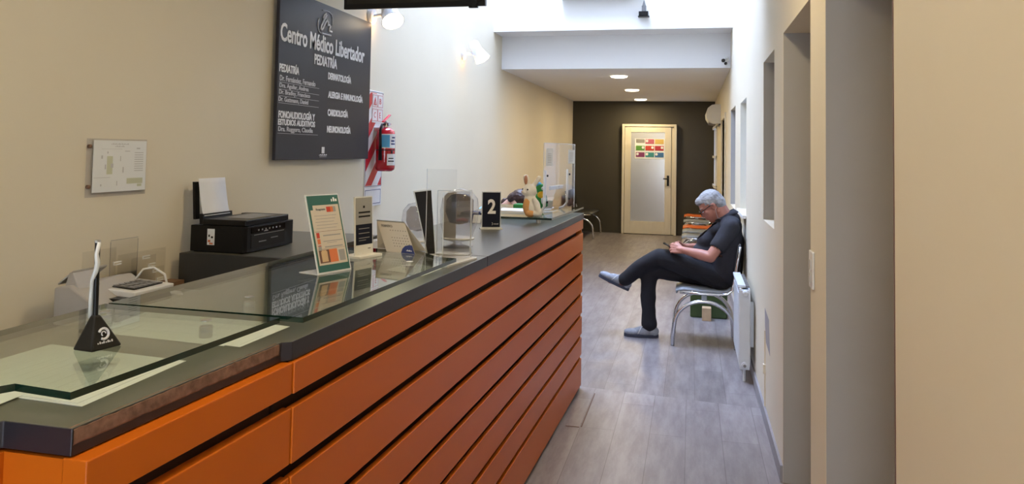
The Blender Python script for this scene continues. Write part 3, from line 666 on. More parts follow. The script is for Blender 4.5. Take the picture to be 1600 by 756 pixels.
sheet([(-.99, .93), (-1.0, 1.05), (-1.24, 1.10), (-1.24, .90)], 1.1118, 'white sheet at the very near corner under the glass', 0)
sheet([(-.848, 1.349), (-.844, 1.532), (-.935, 1.545), (-.94, 1.36)], 1.1102, 'narrow white sheet poking out at the joint of two glass sheets', 2)
sheet([(-.88, 1.344), (-.90, 1.43), (-1.225, 1.452), (-1.15, 1.362)], 1.1110, 'white form lying under the far half of the near glass sheet', 0)
sheet([(-.90, 1.42), (-.93, 1.60), (-1.231, 1.603), (-1.20, 1.40)], 1.1118, 'white printed form lying across the joint of near and middle glass', 7)
sheet([(-.80, 2.25), (-.792, 2.42), (-.93, 2.50), (-.95, 2.33)], 1.1102, 'white sheet under the middle glass near its far corner', 4)

# pen stand on the near glass
t = thing('pen_stand', 'black pyramid pen stand with an upright pen, on the near glass sheet', 'pen holder', (-1.01, 1.155, GZ1))
P4 = [V((-1.030, 1.127, GZ1)), V((-.985, 1.122, GZ1)), V((-.972, 1.182, GZ1)), V((-1.025, 1.178, GZ1))]; c = V((-1.003, 1.148, GZ1+.058))
b = MB(); tops = [c+V((sx*.006, sy*.006, 0)) for sx, sy in ((-1, -1), (1, -1), (1, 1), (-1, 1))]
b.add(P4+tops, [(3, 2, 1, 0), (0, 1, 5, 4), (1, 2, 6, 5), (2, 3, 7, 6), (3, 0, 4, 7), (4, 5, 6, 7)]); pb = b.build('base', M['black_matte'], t, bevel=.004)
n1 = (P4[1]-P4[0]).cross(tops[0]-P4[0]).normalized()
n2 = (P4[2]-P4[1]).cross(tops[1]-P4[1]).normalized(); mid = (P4[1]+P4[2]+tops[1]+tops[2])/4+n2*.001; u2 = (P4[2]-P4[1]).normalized(); v2 = n2.cross(u2)
b = MB(); b.tube([mid+u2*.009*math.cos(a)+v2*(.009*math.sin(a)-.003) for a in [x*.35+2.4-4.6 for x in range(15)]], .0022, 6); b.tube([mid+u2*.004*math.cos(a)+v2*(.004*math.sin(a)-.003) for a in [x*.5 for x in range(9)]], .001, 6)
scribble(b, mid-u2*.014-v2*.019, u2, v2, .03, .004, 8); b.build('logo', M['letter_grey'], pb)
b = MB(); b.cyl(c-V((0, 0, .005)), c+V((-.002, 0, .125)), .0045, 12); b.build('pen', M['black_plastic'], t, smooth=40)
b = MB(); b.lathe([(.0052, 0), (.0052, .004), (0, .005)], c+V((-.002, 0, .124)), 12); b.build('pen_cap', M['steel'], t)
b = MB(); b.tube([c+V((-.009, -.002, -.006)), c+V((-.009, -.002, .03)), c+V((-.006, -.004, .06)), c+V((.002, -.006, .075)), c+V((.005, -.006, .09)), c+V((.002, -.006, .105)), c+V((.005, -.004, .125))], [.0035, .0035, .0035, .004, .0045, .0035, .003], 8); b.build('plastic_strip', M['acrylic_edge'], t, smooth=True, label='crumpled white plastic strip')

# sign holders ------------------------------------------------------------
def quad_panel(mb, A, B, C, D, th=.002):      # A bottom-left, B bottom-right, C top-right, D top-left seen from the front
    A, B, C, D = map(V, (A, B, C, D)); n = (B-A).cross(D-A).normalized()*th
    mb.add([A, B, C, D, A-n, B-n, C-n, D-n], [(0, 1, 2, 3), (7, 6, 5, 4), (0, 4, 5, 1), (1, 5, 6, 2), (2, 6, 7, 3), (3, 7, 4, 0)])
def on(A, B, D, s0, s1, t0, t1, e=.0006):      # rectangle on the panel in relative coordinates
    A, B, D = V(A), V(B), V(D); u = B-A; v = D-A; n = u.cross(v).normalized()*e
    return [A+u*s0+v*t0+n, A+u*s1+v*t0+n, A+u*s1+v*t1+n, A+u*s0+v*t1+n]
def fields(mb, A, B, D, rects, e=.0006):
    for r in rects:
        q = on(A, B, D, *r, e=e); mb.add(q, [(0, 1, 2, 3)])
# green framed instruction sign
A, B_, D_, C_ = V((-1.004, 1.970, GZ1+.002)), V((-.962, 2.093, GZ1+.002)), V((-1.063, 1.990, GZ1+.218)), V((-1.021, 2.113, GZ1+.218))
t = thing('counter_sign', 'leaning clear stand with a green edged instruction leaflet on the middle glass', 'sign', (A+B_)/2)
b = MB(); quad_panel(b, A, B_, C_, D_, .003); nb = (B_-A).cross(D_-A).normalized(); nh = V((nb.x, nb.y, 0)).normalized()
b.obox(A-V((0, 0, .002)), B_-A, -nh*.075, (0, 0, .002)); b.build('acrylic_stand', M['acrylic_edge'], t)
b = MB(); fields(b, A, B_, D_, [(.03, .97, .015, .985)], .0005); lf = b.build('leaflet', M['print_green'], t)
b = MB(); fields(b, A, B_, D_, [(.08, .93, .10, .80), (.16, .93, .80, .86)], .0009); b.each('cream_field', M['print_cream'], lf)
b = MB(); fields(b, A, B_, D_, [(.55, .67, .765, .835), (.13, .22, .44, .51), (.13, .22, .29, .35)], .0013); b.each('red_field', M['print_red'], lf)
b = MB(); fields(b, A, B_, D_, [(.67, .75, .765, .835), (.13, .22, .365, .43), (.42, .66, .125, .29)], .0013); b.each('orange_field', M['print_orange'], lf)
b = MB(); fields(b, A, B_, D_, [(.75, .83, .765, .835), (.70, .88, .13, .27), (.13, .22, .285, .34)], .0014); b.each('dark_field', M['print_grey'], lf)
b = MB(); fields(b, A, B_, D_, [(.12, .42, .125, .29)], .0012); fields(b, A, B_, D_, [(.10, .92, .52, .524), (.10, .92, .30, .303)], .0012); b.build('picture', M['print_brown'], lf)
b = MB(); fields(b, A, B_, D_, [(.16+.03*(k % 2), .82-.05*(k % 3), z, z+.006) for k, z in enumerate((.72, .68, .64, .60, .56))]+[(.32, .85, .46, .475), (.30, .88, .39, .40), (.40, .7, .37, .376), (.32, .86, .315, .33), (.25, .50, .79, .81)], .0013); b.each('text_line', M['print_grey'], lf)
b = MB(); text_mb(b, 'Programa', A+(B_-A)*.24+(D_-A)*.785+nb*.0012, (B_-A), (D_-A), .036, .008, .0003); b.build('leaflet_title', M['print_dark'], lf)
b = MB(); scribble(b, A+(B_-A)*.74+(D_-A)*.90+nb*.0006, (B_-A), (D_-A), .024, .012, 3, .0005); b.build('corner_logo', M['paper'], lf)
b = MB(); fields(b, A, B_, D_, [(.18, .36, .14, .27), (.20, .34, .27, .285)], .0015); b.build('picture_figure', M['pale_wood'], lf)
# narrow grey and navy sign
A, B_, D_, C_ = V((-1.048, 2.305, GZ1+.008)), V((-1.025, 2.395, GZ1+.008)), V((-1.060, 2.315, GZ1+.195)), V((-1.037, 2.405, GZ1+.195))
t = thing('counter_sign', 'narrow upright grey and navy sign in a white stand beside the calendar', 'sign', (A+B_)/2)
b = MB(); quad_panel(b, A, B_, C_, D_, .004); b.build('panel', M['white_plastic'], t)
nb = (B_-A).cross(D_-A).normalized(); nh = V((nb.x, nb.y, 0)).normalized()
b = MB(); b.obox(A-V((0, 0, .008))-(B_-A)*.12-nh*.045, (B_-A)*1.24, nh*.075, (0, 0, .008)); b.build('base', M['white_plastic'], t, bevel=.001)
b = MB(); fields(b, A, B_, D_, [(.05, .96, .52, .98)]); b.build('grey_field', M['print_grey'], t)
b = MB(); fields(b, A, B_, D_, [(.05, .96, .17, .52)]); b.build('navy_field', M['print_navy'], t)
b = MB(); fields(b, A, B_, D_, [(.45, .55, .80, .84), (.2, .85, .71, .74), (.2, .85, .64, .67), (.70, .85, .09, .10)], .0012); b.each('text_line', M['print_dark'], t)
b = MB(); fields(b, A, B_, D_, [(.2, .8, .44, .452), (.2, .8, .36, .372), (.2, .8, .28, .292), (.2, .6, .24, .25)], .0012); b.each('small_text', M['print_grey'], t)
# desk calendar
A, B_, D_ = V((-1.020, 2.500, GZ1)), V((-.903, 2.465, GZ1)), V((-1.080, 2.550, GZ1+.100)); C_ = B_+D_-A
t = thing('desk_calendar', 'cream desk calendar open at febrero on the middle glass', 'calendar', (A+B_)/2)
b = MB(); quad_panel(b, A, B_, C_, D_, .001); b.build('page', M['print_cream'], t)
b = MB(); quad_panel(b, V((-.985, 2.575, 1.1455))+V((.09, -.02, 0)), V((-.985, 2.575, 1.1455))-V((.10, -.00, 0)), D_+V((0, .001, 0)), C_+V((0, .001, 0)), .001); b.build('stand_board', M['print_cream'], t)
b = MB(); text_mb(b, 'FEBRERO', A+(B_-A)*.12+(D_-A)*.80+(B_-A).cross(D_-A).normalized()*.0008, (B_-A), (D_-A), .048, .010, .0003); b.build('month_name', M['print_dark'], t)
b = MB(); rr = [(.38+.09*c, .41+.09*c, .70-.004, .716) for c in range(7)]
dd = 0
for r in range(5):
    for c in range(7):
        if r == 0 and c < 5: continue
        rr.append((.36+.09*c, .385+.09*c, .55-.09*r, .572-.09*r))
fields(b, A, B_, D_, [q for q in rr if not (q[0] > .6 and q[2] < .25)], .001); b.build('date_grid', M['print_dark'], t)
b = MB(); u = (B_-A); v = (C_-B_); n = u.cross(v).normalized()*.0012; pts = [B_+n, B_+n+v*.27, B_+n-u*.10+v*.27, B_+n-u*.25+v*.235, B_+n-u*.38+v*.14, B_+n-u*.48]; b.add(pts, [tuple(range(6))]); b.build('blue_corner', M['print_blue'], t)
b = MB(); scribble(b, B_+n*1.2-u*.26+v*.07, u, v, .024, .006, 5, .0006); b.build('corner_word', M['paper'], t)
b = MB(); b.tube([D_, C_], .0022, 8); b.build('binding', M['steel'], t)
# dark leaning sign
A, B_, C_, D_ = V((-.914, 2.625, GZ1-.027)), V((-.892, 2.650, GZ1-.027)), V((-.912, 2.640, 1.356)), V((-.962, 2.595, 1.349))
t = thing('counter_sign', 'dark leaning sign with small white text in front of the clear jars', 'sign', (A.x, A.y, 1.11))
b = MB(); quad_panel(b, A, B_, C_, D_, .003); b.build('acrylic_stand', M['acrylic_edge'], t)
E_ = D_+(B_-A)
b = MB(); nn = (B_-A).cross(D_-A).normalized()*.0008; b.add([A.lerp(B_, .05)+nn+(D_-A)*.03, A.lerp(B_, .93)+nn+(D_-A)*.03, C_-(C_-B_)*.02+nn, D_-(D_-A)*.02+nn+(C_-D_)*.04], [(0, 1, 2, 3)]); b.build('dark_print', M['print_dark'], t)
b = MB(); fields(b, A, B_, D_, [(.5, .95, z, z+.01) for z in (.62, .68, .74, .80, .56)], .0016); b.each('text_line', M['letter_grey'], t)
b = MB(); b.obox((-.925, 2.642, 1.11), (.012, .028, 0), (.03, -.013, 0), (0, 0, .008)); b.build('foot', M['acrylic_edge'], t)

# clear jars with smoked liners
def jar(c, r, h, lean, label):
    c = V(c); t = thing('clear_dispenser', label, 'jar', c)
    ax = V((lean, 0, 1)).normalized()
    b = MB(); b.lathe([(r*.75, 0), (r*.8, .006), (r*.25, .014), (r*.22, .02), (r*.7, .03), (r*.95, h*.4), (r, h*.62), (r*.92, h*.82), (r*.6, h*.95), (0, h)], c, 28, ax); b.build('clear_shell', M['acrylic_haze'], t, smooth=40)
    b = MB(); b.lathe([(0, h*.38), (r*.5, h*.42), (r*.72, h*.60), (r*.70, h*.80), (r*.45, h*.9), (0, h*.91)], c, 24, ax); b.build('smoked_liner', M['smoked_plastic'], t, smooth=True)
    b = MB(); b.lathe([(r*.82, 0), (r*.86, .004), (r*.80, .008), (r*.7, .008)], c+ax*.032, 28, ax); b.build('rim', M['acrylic_edge'], t, smooth=True)
jar((-1.03, 2.83, 1.11), .062, .185, 0, 'squat clear domed jar with a smoked inside, left of the dark leaning sign')
jar((-.91, 2.97, 1.11), .078, .235, .04, 'larger clear domed jar with a smoked inside, right of the dark leaning sign')

# clear guard panels near the middle of the counter
t = thing('acrylic_guard', 'tall clear plastic guard standing on a white foot near the counter front', 'screen', (-.79, 2.6, 1.11))
b = MB(); b.prism([(-.812, 2.442), (-.778, 2.435), (-.742, 2.66), (-.78, 2.69), (-.91, 2.605), (-.91, 2.575), (-.80, 2.57)], 1.11, 1.117); b.build('base', M['acrylic_edge'], t, bevel=.001)
b = MB(); b.prism([(-.800, 2.445), (-.765, 2.665), (-.768, 2.666), (-.803, 2.446)], 1.117, 1.355); b.build('front_panel', M['acrylic'], t)
b = MB(); b.prism([(-.909, 2.585), (-.80, 2.585), (-.80, 2.588), (-.909, 2.588)], 1.117, 1.43); b.build('tall_panel', M['acrylic'], t)
b = MB(); b.cyl((-.800, 2.446, 1.117), (-.800, 2.446, 1.355), .0014, 6); b.cyl((-.766, 2.666, 1.117), (-.766, 2.666, 1.355), .0014, 6); b.cyl((-.800, 2.446, 1.355), (-.766, 2.666, 1.355), .0012, 6); b.cyl((-.909, 2.586, 1.117), (-.909, 2.586, 1.43), .0012, 6); b.each('polished_edge', M['acrylic_edge'], t)
t = thing('acrylic_guard', 'second shorter clear plastic panel behind the tall one', 'screen', (-.86, 2.78, 1.11))
b = MB(); b.box((-.93, 2.77, 1.113), (-.80, 2.773, 1.345)); b.build('panel', M['acrylic'], t)
b = MB(); b.box((-.93, 2.74, 1.11), (-.80, 2.80, 1.113)); b.build('base', M['acrylic_edge'], t)
b = MB(); b.cyl((-.93, 2.771, 1.113), (-.93, 2.771, 1.345), .0012, 6); b.cyl((-.80, 2.771, 1.113), (-.80, 2.771, 1.345), .0012, 6); b.cyl((-.93, 2.771, 1.345), (-.80, 2.771, 1.345), .0012, 6); b.each('polished_edge', M['acrylic_edge'], t)

# number two sign
t = thing('number_sign', 'navy upright sign with a white number 2 on the counter', 'sign', (-.955, 3.69, 1.11))
o = V((-1.004, 3.672, 1.118)); u = V((.0885, .036, 0)).normalized(); w_, h_ = .096, .178; n = u.cross(V((0, 0, 1)))
b = MB(); b.obox(o, u*w_, V((0, 0, h_)), -n*.004); b.build('holder', M['acrylic_edge'], t)
b = MB(); b.obox(o-u*.008-n*.025+V((0, 0, -.008)), u*(w_+.016), n*.04, V((0, 0, .008))); b.build('base', M['acrylic_edge'], t, bevel=.001)
b = MB(); b.obox(o+u*.004+V((0, 0, .003)), u*(w_-.008), V((0, 0, h_-.008)), n*.0015); b.build('print', M['print_navy'], t)
b = MB(); text_mb(b, '2', o+u*.030+V((0, 0, .068))+n*.0016, u, W, .040, .072, .0008, .03); b.build('digit', M['letter_white'], t)
b = MB(); scribble(b, o+u*.060+V((0, 0, .016))+n*.0015, u, W, .024, .005, 6, .0006); b.tube([o+u*(.052+.004*math.cos(a))+V((0, 0, .019+.006*math.sin(a)))+n*.002 for a in (-1.8, -1, 0, 1, 1.8)], .0013, 6); b.build('logo', M['letter_grey'], t)

# blue box and leaflet beside it
t = thing('leaflet_box', 'small dark blue box with a white leaflet, left of the number sign', 'box', (-1.1, 4.0, 1.11))
b = MB(); b.box((-1.155, 3.98, 1.11), (-1.105, 4.02, 1.168)); b.build('box', M['print_blue'], t, bevel=.001)
b = MB(); b.obox((-1.150, 3.978, 1.160), (.042, 0, 0), (0, 0, .007), (0, -.001, 0)); b.build('pale_band', M['print_light'], t)
b = MB(); b.obox((-1.135, 3.965, 1.111), (.045, 0, 0), (.004, .01, .042), (0, .001, 0)); b.build('leaflet', M['paper_edge'], t)
b = MB(); b.tube([(-1.235, 4.0, 1.117), (-1.20, 4.0, 1.122), (-1.165, 3.99, 1.119)], [.006, .009, .007], 8); b.build('paper_clip_tray', M['safety_red'], None, smooth=True, label='small red object lying left of the dark blue box', cat='stapler')

# far screen with brackets -------------------------------------------------
t = thing('protective_screen', 'clear protective screen with white posts at the far end of the counter', 'screen', (-.76, 4.54, GZ1))
p0, p1 = V((-.806, 4.25, 1.15)), V((-.716, 4.82, 1.15)); u = (p1-p0).normalized(); L_ = (p1-p0).length; n = u.cross(V((0, 0, 1)))
b = MB(); b.obox(p0, u*L_, V((0, 0, .395)), n*.004); b.build('panel', M['acrylic'], t)
b = MB()
for s_ in (0, L_): b.cyl(p0+u*s_, p0+u*s_+V((0, 0, .395)), .0022, 6)
b.cyl(p0+V((0, 0, .395)), p1+V((0, 0, .395)), .002, 6); b.each('polished_edge', M['acrylic_edge'], t)
for s_, z in ((.05, .24), (L_-.12, .24)):
    b = MB(); q = p0+u*s_-n*.008; b.tube([q+V((0, 0, z)), q+V((0, 0, .04)), q-n*.02+V((0, 0, .012)), q-n*.05+V((0, 0, .0))], .007, 8); ps = b.build('post', M['white_plastic'], t, smooth=True)
    b = MB()
    for zz in (.21, .06): b.lathe([(.007, 0), (.006, .006), (0, .007)], p0+u*s_+V((0, 0, zz))+n*.004, 12, n)
    b.each('bolt', M['black_plastic'], t)
b = MB(); b.obox(p0+u*.14+V((0, 0, .125))-n*.006, u*.23, V((0, 0, .022)), -n*.01); b.build('handle_bar', M['white_plastic'], t, bevel=.002)
b = MB(); b.obox(p0+u*.02+V((0, 0, .265))+n*.005, u*.12, V((0, 0, .10)), n*.001); b.build('paper_notice', M['paper'], t)
b = MB(); b.obox(p0+u*(L_-.15)+V((0, 0, .275))+n*.005, u*.13, V((0, 0, .085)), n*.001); b.build('paper_notice', M['paper'], t)
b = MB()
for k in range(5): b.obox(p0+u*(L_-.13)+V((0, 0, .29+k*.012))+n*.0062, u*.08, V((0, 0, .004)), n*.0004); b.obox(p0+u*.05+V((0, 0, .285+k*.012))+n*.0062, u*.06, V((0, 0, .004)), n*.0004)
b.each('notice_text', M['print_light'], t)
t = thing('folded_notice', 'small white folded card lying behind the protective screen', 'card', (-.85, 4.6, GZ1))
b = MB(); b.obox((-.93, 4.50, GZ1+.001), (.11, .02, 0), (.01, .12, .012), (0, 0, .002)); b.build('lower_flap', M['white_plastic'], t)
b = MB(); b.obox((-.86, 4.55, GZ1+.01), (.05, .02, 0), (.005, -.01, .05), (0, .002, 0)); b.build('upper_flap', M['white_plastic'], t)

# toy rabbit ---------------------------------------------------------------
c = V((-.838, 4.10, GZ1))
t = thing('toy_rabbit', 'white plush rabbit with a tan belly sitting on the far glass sheet', 'plush toy', c)
b = MB(); b.ell(c+V((.0, 0, .05)), (.046, .042, .052)); b.ell(c+V((-.012, 0, .085)), (.034, .034, .045)); b.ell(c+V((-.014, -.004, .138)), (.039, .036, .038)); b.ell(c+V((-.036, -.02, .130)), (.018, .02, .018))
b.capsule(c+V((-.024, 0, .160)), c+V((-.036, 0, .208)), .012, .0165); b.ell(c+V((-.032, 0, .195)), (.017, .011, .030)); b.capsule(c+V((.006, .004, .165)), c+V((.036, .006, .208)), .011, .0125)
b.capsule(c+V((.02, -.03, .09)), c+V((.042, -.028, .03)), .014, .018); b.ell(c+V((.03, -.02, .018)), (.03, .03, .018))
sculpt(b, 'body', M['rabbit_white'], .0035, 3, t)
b = MB(); b.ell(c+V((-.022, -.018, .055)), (.026, .026, .048)); b.ell(c+V((-.004, -.030, .018)), (.03, .02, .02)); sculpt(b, 'tan_belly', M['rabbit_tan'], .0035, 3, t)
b = MB(); b.ell(c+V((-.034, -.0135, .197)), (.0095, .004, .025)); b.build('ear_lining', M['rabbit_pink'], t, smooth=True)
b = MB(); b.ell(c+V((-.018, -.041, .146)), .0045); b.ell(c+V((-.050, -.018, .147)), .0045); b.each('eye', M['amber_eye'], t, smooth=True)
b = MB(); b.ell(c+V((-.052, -.03, .133)), (.004, .004, .003)); b.build('nose', M['rabbit_pink'], t, smooth=True)
c = V((-.855, 4.42, GZ1))
t = thing('toy_parrot', 'small green and yellow plush bird half hidden behind the rabbit', 'plush toy', c)
b = MB(); b.ell(c+V((0, 0, .06)), (.035, .035, .06)); b.ell(c+V((.002, 0, .135)), (.03, .03, .03)); b.capsule(c+V((.025, 0, .09)), c+V((.035, 0, .04)), .014, .01); sculpt(b, 'body', M['toy_green'], .004, 2, t)
b = MB(); b.ell(c+V((.012, -.02, .10)), (.026, .022, .022)); b.build('yellow_chest', M['toy_yellow'], t, smooth=True)
b = MB(); b.ell(c+V((-.012, 0, .160)), (.02, .02, .014)); b.build('blue_crest', M['sky_blue'], t, smooth=True)
b = MB(); b.ell(c+V((.018, -.024, .138)), (.01, .008, .010)); b.ell(c+V((.02, -.03, .07)), (.010, .008, .022)); b.each('white_patch', M['paper_edge'], t, smooth=True)

# ================================================================== STAFF SIDE
t = thing('back_desk', 'low desk along the left wall behind the counter', 'desk', (-1.95, 1.7, 0))
b = MB(); b.box((-2.188, .5, .85), (-1.72, 2.93, .88)); b.build('desk_top', M['counter_laminate'], t, bevel=.002)
for y in (.52, 1.7, 2.88): b = MB(); b.box((-2.185, y, 0), (-1.74, y+.03, .85)); b.build('side_panel', M['grey_cabinet'], t)
b = MB(); b.box((-2.19, 2.72, .88), (-2.14, 2.86, .915)); b.box((-2.19, 2.86, .88), (-2.12, 2.93, .92)); b.build('wooden_tray', M['brown_wood'], None, label='low brown wooden tray at the wall under the card holder', cat='tray')
t = thing('printer_cabinet', 'dark grey cabinet with a wooden front under the printer', 'cabinet', (-1.9, 3.6, 0))
b = MB(); b.box((-2.16, 2.945, 0), (-1.66, 2.965, 1.03)); b.build('side_panel', M['grey_cabinet'], t)
b = MB(); b.box((-2.16, 2.965, 1.012), (-1.65, 3.92, 1.03)); b.build('cabinet_top', M['counter_laminate'], t, bevel=.001)
b = MB(); b.box((-2.16, 2.965, .02), (-1.675, 3.90, 1.012)); b.build('body', M['grey_cabinet'], t)
b = MB(); b.box((-1.675, 2.985, .90), (-1.66, 3.88, 1.008)); b.build('drawer', M['brown_wood'], t)
for y in (2.985, 3.435): b = MB(); b.box((-1.675, y, .05), (-1.66, y+.445, .89)); b.build('door', M['grey_cabinet'], t)
# printer
t = thing('printer', 'black inkjet printer with paper standing in its rear feeder', 'printer', (-2.01, 3.2, 1.03))
x0, x1, y0, y1, z0, z1 = -2.148, -1.876, 3.0, 3.415, 1.03, 1.175
b = MB(); b.prism([(x0, y0), (x1-.012, y0), (x1, y0+.012), (x1, y1-.01), (x1-.012, y1), (x0, y1)], z0+.004, z1-.028); b.box((x0+.01, y0+.01, z0), (x1-.02, y1-.01, z0+.004)); b.build('body', M['black_plastic'], t, bevel=.003)
b = MB(); b.box((x0+.055, y0+.002, z1-.026), (x1-.002, y1-.05, z1)); b.box((x0+.01, y1-.045, z1-.026), (x1-.03, y1, z1-.003)); b.build('scanner_lid', M['black_plastic'], t, bevel=.004)
b = MB(); b.box((x0+.10, y0+.10, z1), (x1-.04, y1-.09, z1+.001)); b.build('lid_plate', M['grey_plastic'], t)
b = MB(); b.box((x1-.001, y0+.04, z1-.06), (x1+.004, y1-.09, z1-.035)); pn = b.build('control_panel', M['black_gloss'], t)
b = MB(); [b.box((x1+.004, y0+.09+k*.03, z1-.052), (x1+.005, y0+.10+k*.03, z1-.045)) for k in range(7)]; b.each('button', M['grey_plastic'], pn)
b = MB(); b.box((x1-.001, y0+.04, z0+.02), (x1+.003, y1-.09, z1-.067)); tr_ = b.build('output_tray', M['black_matte'], t)
b = MB(); b.box((x1+.003, y0+.06, z1-.070), (x1+.0045, y1-.10, z1-.067)); b.box((x1+.003, y0+.10, z0+.042), (x1+.0045, y0+.16, z0+.046)); b.box((x1+.003, y0+.20, z0+.05), (x1+.0045, y0+.26, z0+.054)); b.each('tray_trim', M['grey_plastic'], tr_)
b = MB(); scribble(b, (x1+.004, y0+.14, z1-.058), U, W, .035, .005, 5, .0006); b.build('logo', M['letter_silver'], t)
b = MB(); b.box((x0+.084, y0-.0008, 1.063), (x0+.120, y0, 1.133)); st = b.build('energy_sticker', M['paper'], t)
b = MB(); b.box((x0+.088, y0-.0014, 1.075), (x0+.100, y0-.0008, 1.085)); b.box((x0+.095, y0-.0014, 1.066), (x0+.112, y0-.0008, 1.073)); b.each('sticker_red', M['print_orange'], st)
b = MB(); b.box((x0+.090, y0-.0014, 1.098), (x0+.097, y0-.0008, 1.108)); b.box((x0+.103, y0-.0014, 1.093), (x0+.113, y0-.0008, 1.101)); b.each('sticker_dark', M['print_dark'], st)
b = MB(); n = 8; vs = []
for k in range(n+1):
    f = k/n; x = -2.095-.022*f**.5-.012*f; z = 1.185+.165*f
    vs += [V((x, 2.945 if False else 3.02, z)), V((x, 3.215, z))]
b.add([V((p.x, p.y, p.z)) for p in vs], [(2*k, 2*k+1, 2*k+3, 2*k+2) for k in range(n)]); ob = b.build('paper_stack', M['paper_edge'], t, smooth=True); sd = ob.modifiers.new('s', 'SOLIDIFY'); sd.thickness = .004
b = MB(); b.obox((x0+.035, 3.012, 1.15), (.02, 0, 0), (0, .22, 0), (-.004, 0, .045)); b.obox((x0+.002, 3.012, 1.17), (.012, 0, 0), (0, .03, 0), (-.01, 0, .165)); b.build('paper_feeder', M['black_plastic'], t)
# fax / label machine on the desk
o = V((-2.17, 2.08, .88))
t = thing('fax_machine', 'grey white office machine with a dark keypad on the back desk', 'office machine', (-2.0, 2.3, .88))
pr = [(-2.11, 0), (-1.86, 0), (-1.84, .03), (-1.90, .05), (-2.05, .135), (-2.11, .125)]   # side profile (x, z)
b = MB(); b.poly_slab((0, 2.22, .88), (1, 0, 0), (0, 0, 1), pr, -.30); b.build('housing', M['fax_white'], t, bevel=.006)
b = MB(); b.poly_slab((0, 2.24, .88), (1, 0, 0), (0, 0, 1), [(-2.09, .115), (-2.07, .175), (-2.055, .175), (-2.02, .11)], -.10); b.obox((-2.115, 2.24, 1.01), (.06, 0, .045), (0, .16, 0), (0, 0, .008)); b.build('feed_hopper', M['fax_white'], t, bevel=.003)
b = MB(); b.obox((-2.06, 2.34, .968), (.17, 0, -.010), (0, .21, 0), (.003, 0, .022)); b.build('keypad_deck', M['white_plastic'], t, bevel=.004)
b = MB(); b.obox((-2.035, 2.37, .990), (.12, 0, -.007), (0, .15, 0), (0, 0, .003)); kp = b.build('keypad', M['black_plastic'], t)
b = MB()
for i in range(3):
    for j in range(5): b.obox((-2.025+i*.037, 2.38+j*.027, .9925-i*.0022), (.027, 0, -.0016), (0, .019, 0), (0, 0, .002))
b.each('key', M['grey_plastic'], kp)
b = MB(); b.obox((-2.0, 2.30, .905), (.118, 0, 0), (0, .23, 0), (-.004, 0, .058)); b.build('dark_mouth', M['black_plastic'], t)
b = MB(); b.tube([(-2.02, 2.50, .99), (-2.0, 2.52, 1.03), (-1.97, 2.54, 1.035), (-1.93, 2.55, 1.01), (-1.92, 2.55, .98)], .0045, 8); b.tube([(-1.90, 2.52, .955), (-1.87, 2.56, .94), (-1.855, 2.57, .91)], .009, 8); b.each('wire_guide', M['white_plastic'], t, smooth=True)
# clear card holder
t = thing('card_holder', 'clear acrylic leaflet holder with small white tabs by the left wall', 'holder', (-2.16, 2.6, .88))
for y0, y1, zt, x in ((2.40, 2.57, 1.10, -2.165), (2.55, 2.70, 1.125, -2.175), (2.62, 2.76, 1.05, -2.135), (2.66, 2.80, 1.0, -2.125)):
    b = MB(); b.box((x, y0, .88), (x+.002, y1, zt)); b.build('pocket', M['acrylic'], t)
b = MB(); [b.cyl((-2.173, y, .9), (-2.173, y, 1.12), .0008, 6) for y in (2.55, 2.70)]; b.cyl((-2.173, 2.55, 1.125), (-2.173, 2.70, 1.125), .0008, 6); b.each('pocket_edge', M['grey_plastic'], t)
for y, z in ((2.52, 1.046), (2.68, 1.048), (2.715, 1.013), (2.74, .986), (2.765, .949), (2.57, .985)):
    b = MB(); b.box((-2.118, y-.020, z-.006), (-2.113, y+.020, z-.002)); b.box((-2.118, y-.020, z+.003), (-2.113, y+.020, z+.007)); b.box((-2.118, y-.020, z-.002), (-2.113, y-.016, z+.003)); b.build('tab', M['white_plastic'], t)
b = MB(); b.box((-2.122, 2.53, .88), (-2.118, 2.80, 1.075)); b.build('front_sheet', M['acrylic'], t)

# ------------------------------------------------------------------ switch, conduit, radiator on the right wall
t = thing('light_switch', 'white light switch plate on the narrow wall strip between the doorways', 'light switch', (XR, 2.9, 1.03))
b = MB(); b.box((XR-.008, 2.858, 1.035), (XR, 2.94, 1.165)); b.build('plate', M['white_plastic'], t, bevel=.003)
for z in (1.055, 1.10): b = MB(); b.box((XR-.012, 2.88, z), (XR-.008, 2.915, z+.035)); b.each('rocker', M['print_light'], t)
t = thing('cable_conduit', 'thin painted cable conduit running down the right wall past the radiator', 'conduit', (XR, 4.66, 0))
b = MB(); b.box((XR-.007, 4.652, .076), (XR, 4.664, .50)); b.build('channel', M['wall_paint'], t)
b = MB(); b.box((XR-.014, 4.64, .26), (XR, 4.675, .31)); b.build('clip', M['wall_paint'], t)
b = MB(); b.poly_slab((XR, 0, 0), (0, -1, 0), (0, 0, 1), [(-4.70, .62), (-4.46, .60), (-4.40, .42), (-4.62, .44), (-4.68, .52)], .0008); struct(b, 'trim_8', M['stain'])
t = thing('radiator', 'white panel radiator on the right wall beside the seated man', 'radiator', (.36, 5.67, .08))
b = MB(); b.box((.318, 5.37, .10), (.330, 5.97, .61)); n = 9
for k in range(n): b.box((.312, 5.385+k*.064, .13), (.319, 5.385+k*.064+.045, .58))
b.build('front_panel', M['radiator_white'], t, bevel=.005)
b = MB(); b.box((.375, 5.37, .10), (.387, 5.97, .61)); b.build('rear_panel', M['radiator_white'], t, bevel=.004)
b = MB(); b.poly_slab((0, 5.372, 0), (1, 0, 0), (0, 0, 1), [(.320, .08), (.382, .08), (.386, .13), (.386, .63), (.345, .635), (.320, .58)], -.0) if False else b.poly_slab((0, 5.385, 0), (1, 0, 0), (0, 0, 1), [(.322, .08), (.384, .08), (.389, .14), (.389, .60), (.360, .605), (.316, .60), (.316, .14)], .018)
